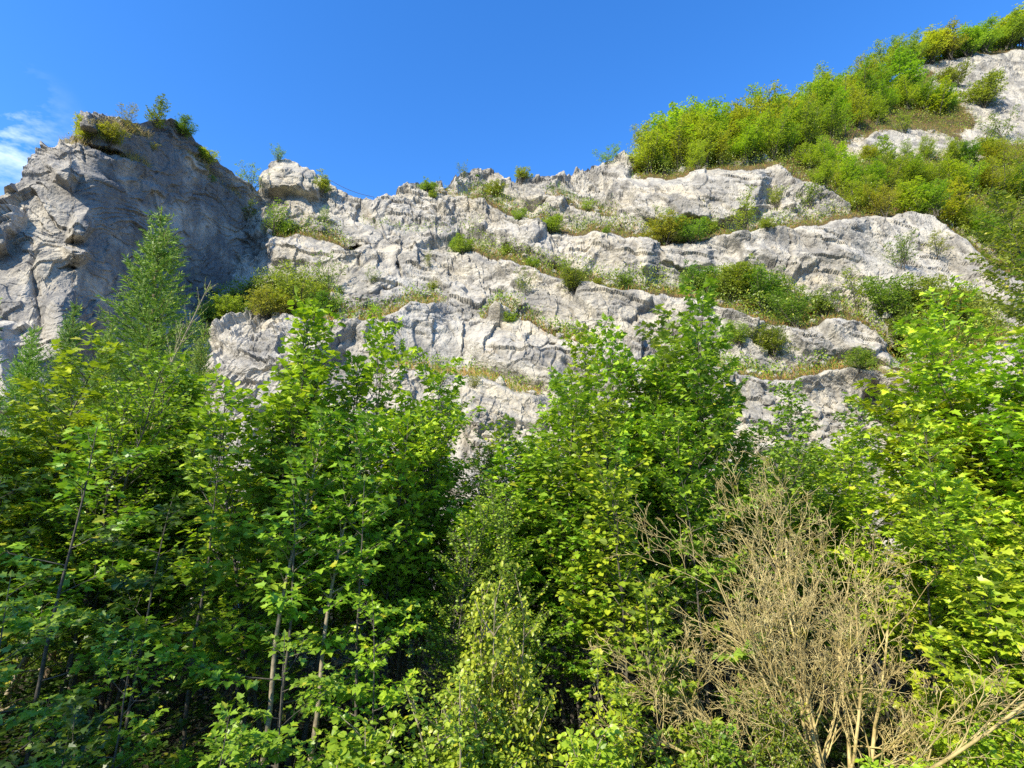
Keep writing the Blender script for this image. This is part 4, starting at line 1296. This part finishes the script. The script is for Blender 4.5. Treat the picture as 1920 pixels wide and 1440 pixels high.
LS = 'shrubs on the rock ledges'
for kind, u, v, hp, w_, c, lab in [
    ('bush2', 500, 596, 66, 1.3, HY, 'rounded yellow-green shrub on the shelf above the pale outcrop, left of a pair'),
    ('bush1', 560, 592, 88, 1.2, HG, 'rounded green shrub on the shelf above the pale outcrop, right of a pair'),
    ('bush3', 430, 610, 60, 1.3, HY, 'low yellow-green shrub at the left end of the shelf beside the tall spruce'),
    ('bush0', 400, 622, 50, 1.3, HG, 'low green shrub right behind the thin conifer leader'),
    ('bush2', 612, 600, 55, 1.2, HD, 'dark green shrub at the right end of the shelf above the outcrop'),
    ('airy1', 617, 560, 84, 0.9, HG, 'airy sapling growing up the smooth rock above the shelf'),
    ('airy2', 515, 444, 66, 1.1, HG, 'airy shrub on the ledge in the corner beside the crag'),
    ('bush1', 540, 443, 28, 1.5, HD, 'low dark green shrub on the ledge in the corner beside the crag'),
    ('airy0', 470, 432, 60, 1.2, HD, 'thin shrub in the shade at the crease of the crag'),
    ('airy1', 440, 415, 40, 1.2, HG, 'small thin shrub high in the crease of the crag'),
    ('airy2', 605, 420, 34, .9, HG, 'small airy plant in the rock crack below the pinnacle'),
    ('bush0', 600, 360, 38, 1.1, HY, 'round light green bush on the right shoulder of the pinnacle'),
    ('airy2', 526, 312, 36, 1.3, HG, 'small tree on the tip of the pinnacle'),
    ('bush3', 803, 366, 32, 1.3, HG, 'small green bush on the skyline right of the cable'),
    ('bush1', 812, 372, 14, 1.4, HY, 'tuft of yellow-green leaves under the skyline bush right of the cable'),
    ('bush2', 980, 340, 28, 1.7, HY, 'wide light green bush on the skyline in the middle'),
    ('airy0', 868, 342, 42, .7, HG, 'very thin leaning sapling on the skyline left of the middle'),
    ('bush0', 895, 342, 14, 1.8, HD, 'flat dark green bush on the skyline left of the wide light one'),
    ('airy1', 1140, 305, 34, 1.5, HG, 'airy small tree on the skyline left of the wooded slope'),
    ('bush3', 928, 366, 26, 1.3, HY, 'small yellow-green bush just below the skyline in the middle'),
    ('bush1', 975, 420, 30, 1.4, HG, 'green bush on the upper ledge left of the middle'),
    ('bush2', 1035, 428, 26, 1.6, HY, 'yellow-green bush on the upper ledge in the middle'),
    ('airy2', 1100, 392, 24, 1.4, HY, 'thin bush on a small ledge below the skyline'),
    ('bush0', 1135, 446, 22, 1.8, HG, 'low green bush on the upper ledge under the big smooth block'),
    ('bush3', 1250, 456, 54, 1.3, HY, 'light green shrub at the foot of the big smooth block, left of a pair'),
    ('bush1', 1300, 452, 50, 1.4, HG, 'light green shrub at the foot of the big smooth block, right of a pair'),
    ('airy0', 1330, 430, 50, 1.0, HY, 'thin upright sapling before the right half of the big smooth block'),
    ('airy1', 1400, 440, 80, 1.0, HY, 'thin tall sapling below the shaded corner of the big block'),
    ('bush2', 1430, 448, 40, 1.5, HY, 'yellowish shrub on the ledge right of the thin tall sapling'),
    ('airy2', 1520, 385, 44, 1.6, HG, 'airy shrub on the rubble right of the shaded corner'),
    ('bush1', 870, 466, 26, 1.2, HG, 'bright green bush in the notch of the left ledges'),
    ('bush0', 855, 460, 20, 1.2, HY, 'yellow-green tuft in the notch of the left ledges'),
    ('bush3', 950, 480, 22, 1.2, HY, 'small bush on the sloping grass ledge left of the middle'),
    ('airy0', 805, 512, 50, .8, HG, 'thin sapling beside the lower end of the cable'),
    ('bush1', 810, 546, 20, 1.8, HG, 'low cushion of leaves on the small ledge left of the middle'),
    ('bush2', 1000, 505, 24, 1.9, HY, 'spreading bush on the grass ledge in the middle'),
    ('bush3', 1080, 545, 44, 1.7, OLIVE, 'olive shrub on the broad grass ledge, left of a darker one'),
    ('bush0', 1172, 545, 42, 1.2, HD, 'dark green shrub on the broad grass ledge below the smooth block'),
    ('bush2', 1120, 548, 30, 1.8, HY, 'yellow-green low shrub on the broad grass ledge between two taller ones'),
    ('airy1', 985, 560, 60, .9, HY, 'thin sapling in the rough rock below the middle ledge'),
    ('bush1', 955, 604, 22, 2.0, HY, 'low yellow-green bush in the middle of the lower face'),
    ('bush3', 1310, 548, 62, 1.2, HD, 'dark green shrub at the left end of the big ledge thicket'),
    ('bush2', 1370, 570, 80, 1.2, HG, 'green shrub in the left part of the big ledge thicket'),
    ('bush1', 1430, 590, 95, 1.1, HD, 'tall dark green shrub in the middle of the big ledge thicket'),
    ('bush0', 1490, 610, 75, 1.1, HD, 'dark green shrub at the right end of the big ledge thicket'),
    ('bush3', 1400, 560, 80, 1.1, HY, 'olive yellow shrub behind the middle of the big ledge thicket'),
    ('bush1', 1540, 596, 56, 1.3, HG, 'green shrub alone right of the big ledge thicket'),
    ('airy1', 1600, 590, 90, 1.0, HY, 'thin light sapling left of the right ledge shrubs'),
    ('bush2', 1660, 612, 108, 1.1, HG, 'tall green shrub on the right ledge, left of the yellowish ones'),
    ('bush3', 1730, 610, 100, 1.1, HB, 'tall yellowish shrub on the right ledge'),
    ('bush0', 1790, 620, 100, 1.1, HY, 'tall light shrub at the right end of the right ledge'),
    ('bush1', 1700, 645, 60, 1.2, HD, 'dark green shrub at the lower front of the right ledge'),
    ('airy2', 1690, 505, 70, 1.1, HG, 'thin green sapling against the pale face at right'),
    ('airy0', 1760, 480, 50, 1.2, HY, 'thin yellow-green sapling high on the pale face at right'),
    ('bush2', 1380, 656, 60, 1.0, HY, 'dry yellowish shrub on the lower right rock, left of the olive one'),
    ('bush3', 1450, 668, 76, 1.0, OLIVE, 'olive shrub in the corner of the lower right rock'),
    ('bush1', 1600, 708, 62, 1.3, HG, 'green shrub on the small ledge above the dark hollow'),
    ('bush0', 1375, 752, 32, 1.2, HY, 'small round bush low on the cliff right of the twin-topped maples'),
    ('airy2', 890, 735, 40, 1.3, HB, 'dry thin bush low on the middle face'),
    ('airy1', 820, 716, 34, 1.4, HB, 'dry thin bush low on the face left of the middle'),
    ('bush2', 1330, 440, 30, 1.6, HG, 'low green bush between the foot of the smooth block and the thin tall sapling'),
    ('bush0', 1850, 300, 45, 1.4, HY, 'light shrub at the right between the two rock faces'),
    ('airy2', 1700, 250, 40, 1.4, HG, 'thin shrub on top of the small upper rock band'),
    ('bush2', 1845, 205, 60, 1.3, HY, 'light shrub at the left rim of the high pale rock face at right'),
    ('airy1', 1880, 262, 50, 1.3, HG, 'thin shrub at the foot of the high pale rock face at right'),
    ('bush0', 1790, 160, 40, 1.3, HG, 'small shrub at the upper left of the high pale rock face'),
    ('airy2', 1450, 395, 50, 1.2, HY, 'thin yellow-green bush growing before the shaded corner of the block'),
    ('airy0', 1240, 420, 40, 1.2, HY, 'very thin bush before the left part of the big smooth block'),
    ('airy1', 700, 540, 40, 1.0, HG, 'small thin plant on the smooth wall left of the middle'),
    ('airy2', 1060, 520, 36, 1.2, HY, 'thin bush standing above the broad grass ledge'),
    ('bush1', 640, 556, 20, 1.1, HD, 'small dark bush on the smooth wall right of the shelf'),
]:
    c = tuple(.62 * a + .38 * b for a, b in zip(c, (.27, .31, .08)))
    on_rock(G, kind, u, v, hp, c, lab, 'shrub', LS, 'ledge_shrub', min(w_, 1.35) * 0.9)
for kind, u, v, hp, w_, c, lab, ln in [
    ('tree1', 288, 240, 58, 1.2, OLIVE, 'leaning small tree on the top of the crag', (.25, 0)),
    ('tree2', 240, 250, 54, 1.1, HB, 'sparse brownish small tree on the top of the crag', (0, 0)),
    ('bush1', 165, 262, 38, 1.2, HY, 'bright yellow-green bush on the left of the crag\'s top', (0, 0)),
    ('bush3', 205, 272, 40, 1.0, HB, 'brown half-dead bush in the middle of the crag\'s top', (0, 0)),
    ('bush2', 335, 256, 40, .9, HD, 'dark green bush on the right shoulder of the crag\'s top', (.3, 0)),
    ('bush0', 378, 305, 32, 1.3, HY, 'yellow-green bush on the falling edge of the crag', (0, 0)),
    ('airy1', 465, 356, 46, 1.2, HG, 'small airy tree on the low end of the crag\'s edge', (0, 0)),
    ('airy2', 282, 282, 18, 1.0, HY, 'tiny yellow-green tuft on the shaded face below the crag\'s top', (0, 0)),
    ('airy0', 390, 340, 24, 1.2, HG, 'tiny green tuft on the shaded face below the falling edge', (0, 0)),
]:
    on_rock(G2, kind, u, v, hp, c, lab, 'shrub' if kind[0] != 't' else 'tree', 'plants on the crag', 'crag_shrub' if kind[0] != 't' else 'crag_tree', w_, ln)
for u, v, s_, lab in [(215, 262, .30, 'leafless dead bush on the top of the crag'), (1655, 712, .22, 'leafless dead twigs on the ledge above the dark hollow')]:
    g_ = G2 if u < 400 else G
    p = g_.at(u, v)
    rt = bpy.data.objects.new('dead_bush', None)
    COL.objects.link(rt)
    rt.location = p
    rt.scale = (s_, s_, s_)
    rt.rotation_euler = (0, 0, 2.0)
    tag(rt, lab, 'dead bush')
    for k, me_ in dm.items():
        if k != 'twigs':
            link(k, me_, M['bark'], rt)

# a tall tree reaches into the picture at the right, above the lime maples
front('tall', 1925, 330, 17.0, HG, 'tall big-leaved tree at the right edge before the wooded slope', name='tall_tree', group=None, wide=1.0)
front('tall', 2030, 420, 14.0, HD, 'tall dark tree cut by the right edge above the lime maples', name='tall_tree', group=None, wide=1.0)

# steel cable of the climbing route
tb = Tubes()
pts = []
a_, b_ = G.at(622, 345) + np.array([0, -.2, .25]), G.at(702, 384) + np.array([0, -.2, .25])
for t in np.linspace(0, 1, 12):
    p = a_ * (1 - t) + b_ * t
    p[2] -= 0.9 * t * (1 - t)
    pts.append(p)
for (u0, v0), (u1, v1) in zip([(702, 384), (724, 448), (772, 470)], [(724, 448), (772, 470), (818, 484)]):
    for t in np.linspace(0.12, 1, 8):
        u, v = u0 + (u1 - u0) * t, v0 + (v1 - v0) * t
        q = G.at(u, v)
        dpt = min(G.at(u + du, v + dv)[1] for du in (-5, 0, 5) for dv in (-5, 0, 5)) - .15
        pts.append(P(u, v, dpt))
tb.add(np.array(pts), 0.018, 0.018, 5)
m, t = new_mat('steel_cable')
bs = N(t, 'ShaderNodeBsdfPrincipled')
bs.inputs['Base Color'].default_value = (0.05, 0.05, 0.05, 1)
bs.inputs['Metallic'].default_value = 0.6
bs.inputs['Roughness'].default_value = 0.5
out = N(t, 'ShaderNodeOutputMaterial')
t.links.new(bs.outputs[0], out.inputs['Surface'])
cb = link('cable', tb.mesh('cable'), m)
tag(cb, 'dark steel cable hanging from the pinnacle and running down the smooth rock', 'cable')


# ------------------------------------------------------------------ grass and ground cover
def scatter(name, grid, soil_, n, tmpl, size, color, lo, hi, upness, mat='leaf', seed=1, lift=0.0, thr=.25, kindlab='stuff', pw=None, upos=None):
    g_ = np.random.default_rng(seed)
    ii, jj = np.nonzero((soil_ > lo) & (soil_ <= hi))
    pick = g_.integers(0, len(ii), n)
    p = grid.W[ii[pick], jj[pick]] + g_.normal(0, .06, (n, 3))
    cl = fbm(p * 0.6, 4, 60 + seed, .6)
    keep = cl > g_.uniform(-.45, thr, n)
    p = p[keep]
    n = len(p)
    p[:, 2] += g_.random(n) * lift
    L = Leaves(tmpl)
    d = g_.normal(0, 1, (n, 3))
    d[:, 2] = np.abs(d[:, 2]) * upness[0] + upness[1]
    nn = g_.normal(0, .5, (n, 3))
    nn[:, 2] += upness[2]
    nn[:, 1] -= upness[3]
    L.p, L.d, L.n = p, unit(d), unit(nn)
    L.s = size * g_.uniform(.5, 1.3, n)
    L.c = np.clip(g_.normal(.5, .25, n), 0, 1)
    o = link(name, L.mesh(name), M[mat])
    o.color = (*color, 1)
    tag(o, kind='stuff')
    return o


GRASSB = (np.array([[-0.035, 0, 0], [0.035, 0, 0], [0, 1, -.15]]), np.array([[0, 1, 2]]))
soil_main = SOIL_MAIN
scatter('undergrowth', G, soil_main, 170000, SMALL, 0.15, (0.29, 0.38, 0.035), .8, 2, (1, .2, .8, .4), 'leaf', 3, 1.7)
scatter('undergrowth', G, soil_main, 50000, SMALL, 0.14, (0.08, 0.18, 0.016), .5, 2, (1, .2, .8, .4), 'leaf', 4, .25)
scatter('undergrowth', G, soil_main, 45000, SMALL, 0.13, (0.24, 0.38, 0.016), .25, .85, (1, .3, .6, .4), 'leaf', 8, .7)
scatter('grass', G, soil_main, 70000, GRASSB, 0.42, (0.22, 0.30, 0.03), .3, 2, (1, 1.6, .2, 1), 'grass', 5)
scatter('dry_grass', G, soil_main, 95000, GRASSB, 0.38, (0.58, 0.37, 0.10), .3, 2, (1, 1.2, .2, 1), 'grass', 6)
scatter('dry_grass', G2, crag_soil, 5000, GRASSB, 0.35, (0.42, 0.34, 0.12), .2, 2, (1, 1.2, .2, 1), 'grass', 7)

# loose stones on the ledges and at the cliff foot
g_ = np.random.default_rng(21)
ph_ = (1 + 5 ** .5) / 2
ico = unit(np.array([(-1, ph_, 0), (1, ph_, 0), (-1, -ph_, 0), (1, -ph_, 0), (0, -1, ph_), (0, 1, ph_), (0, -1, -ph_), (0, 1, -ph_), (ph_, 0, -1), (ph_, 0, 1), (-ph_, 0, -1), (-ph_, 0, 1)], float))
icf = np.array([(0, 11, 5), (0, 5, 1), (0, 1, 7), (0, 7, 10), (0, 10, 11), (1, 5, 9), (5, 11, 4), (11, 10, 2), (10, 7, 6), (7, 1, 8), (3, 9, 4), (3, 4, 2), (3, 2, 6), (3, 6, 8), (3, 8, 9), (4, 9, 5), (2, 4, 11), (6, 2, 10), (8, 6, 7), (9, 8, 1)])
Vg = G.vt[None] + (G.vb - G.vt)[None] * G.T[:, None]
Ug = np.repeat(G.U1[None], len(G.T), 0)
talus = sstep(730, 790, Vg) * sstep(1010, 900, Vg) * sstep(640, 720, Ug) * sstep(1760, 1700, Ug)
talus = np.maximum(talus * (fbm(np.stack([Ug / 90, Vg / 60, Ug * 0], -1), 3, 71) > 0.02), ((SOIL_MAIN > .35) & (SOIL_MAIN < .8)) * 0.5)
ii, jj = np.nonzero(talus > g_.random(talus.shape))
pk = g_.integers(0, len(ii), 5000)
pp = G.W[ii[pk], jj[pk]]
sz = 0.06 + 0.30 * g_.random(len(pk)) ** 4
VV = ico[None] * g_.uniform(.6, 1.15, (len(pk), 12, 1)) * (sz[:, None, None] * g_.uniform(.6, 1.3, (len(pk), 1, 3))) + (pp + np.array([0, -.05, .03]))[:, None]
st_ = link('scree', raw_mesh('scree', VV.reshape(-1, 3), tris=(icf[None] + (np.arange(len(pk)) * 12)[:, None, None]).reshape(-1, 3)), M['cliff'])
tag(st_, kind='stuff')

# low plants on the forest floor
g_ = np.random.default_rng(9)
n = 60000
yy = g_.uniform(3.2, 16, n)
xx = g_.uniform(-1.25, 1.25, n) * yy
zz = ground_z(xx, yy)
hh = 0.55 * np.clip(0.5 + fbm(np.stack([xx * .7, yy * .7, xx * 0], -1), 3, 33), 0.05, 1)
L = Leaves(OVATE)
L.p = np.stack([xx, yy, zz + hh * g_.random(n)], -1)
d = g_.normal(0, 1, (n, 3)); d[:, 2] *= .3
L.d = unit(d)
nn = g_.normal(0, .4, (n, 3)); nn[:, 2] += 1
L.n = unit(nn)
L.s = .10 * g_.uniform(.5, 1.4, n)
L.c = np.clip(g_.normal(.5, .25, n), 0, 1)
o = link('ground_cover', L.mesh('ground_cover'), M['leaf'])
o.color = (*SHADE_GREEN, 1)  # shade under the trees is put into this leaf colour
tag(o, kind='stuff')
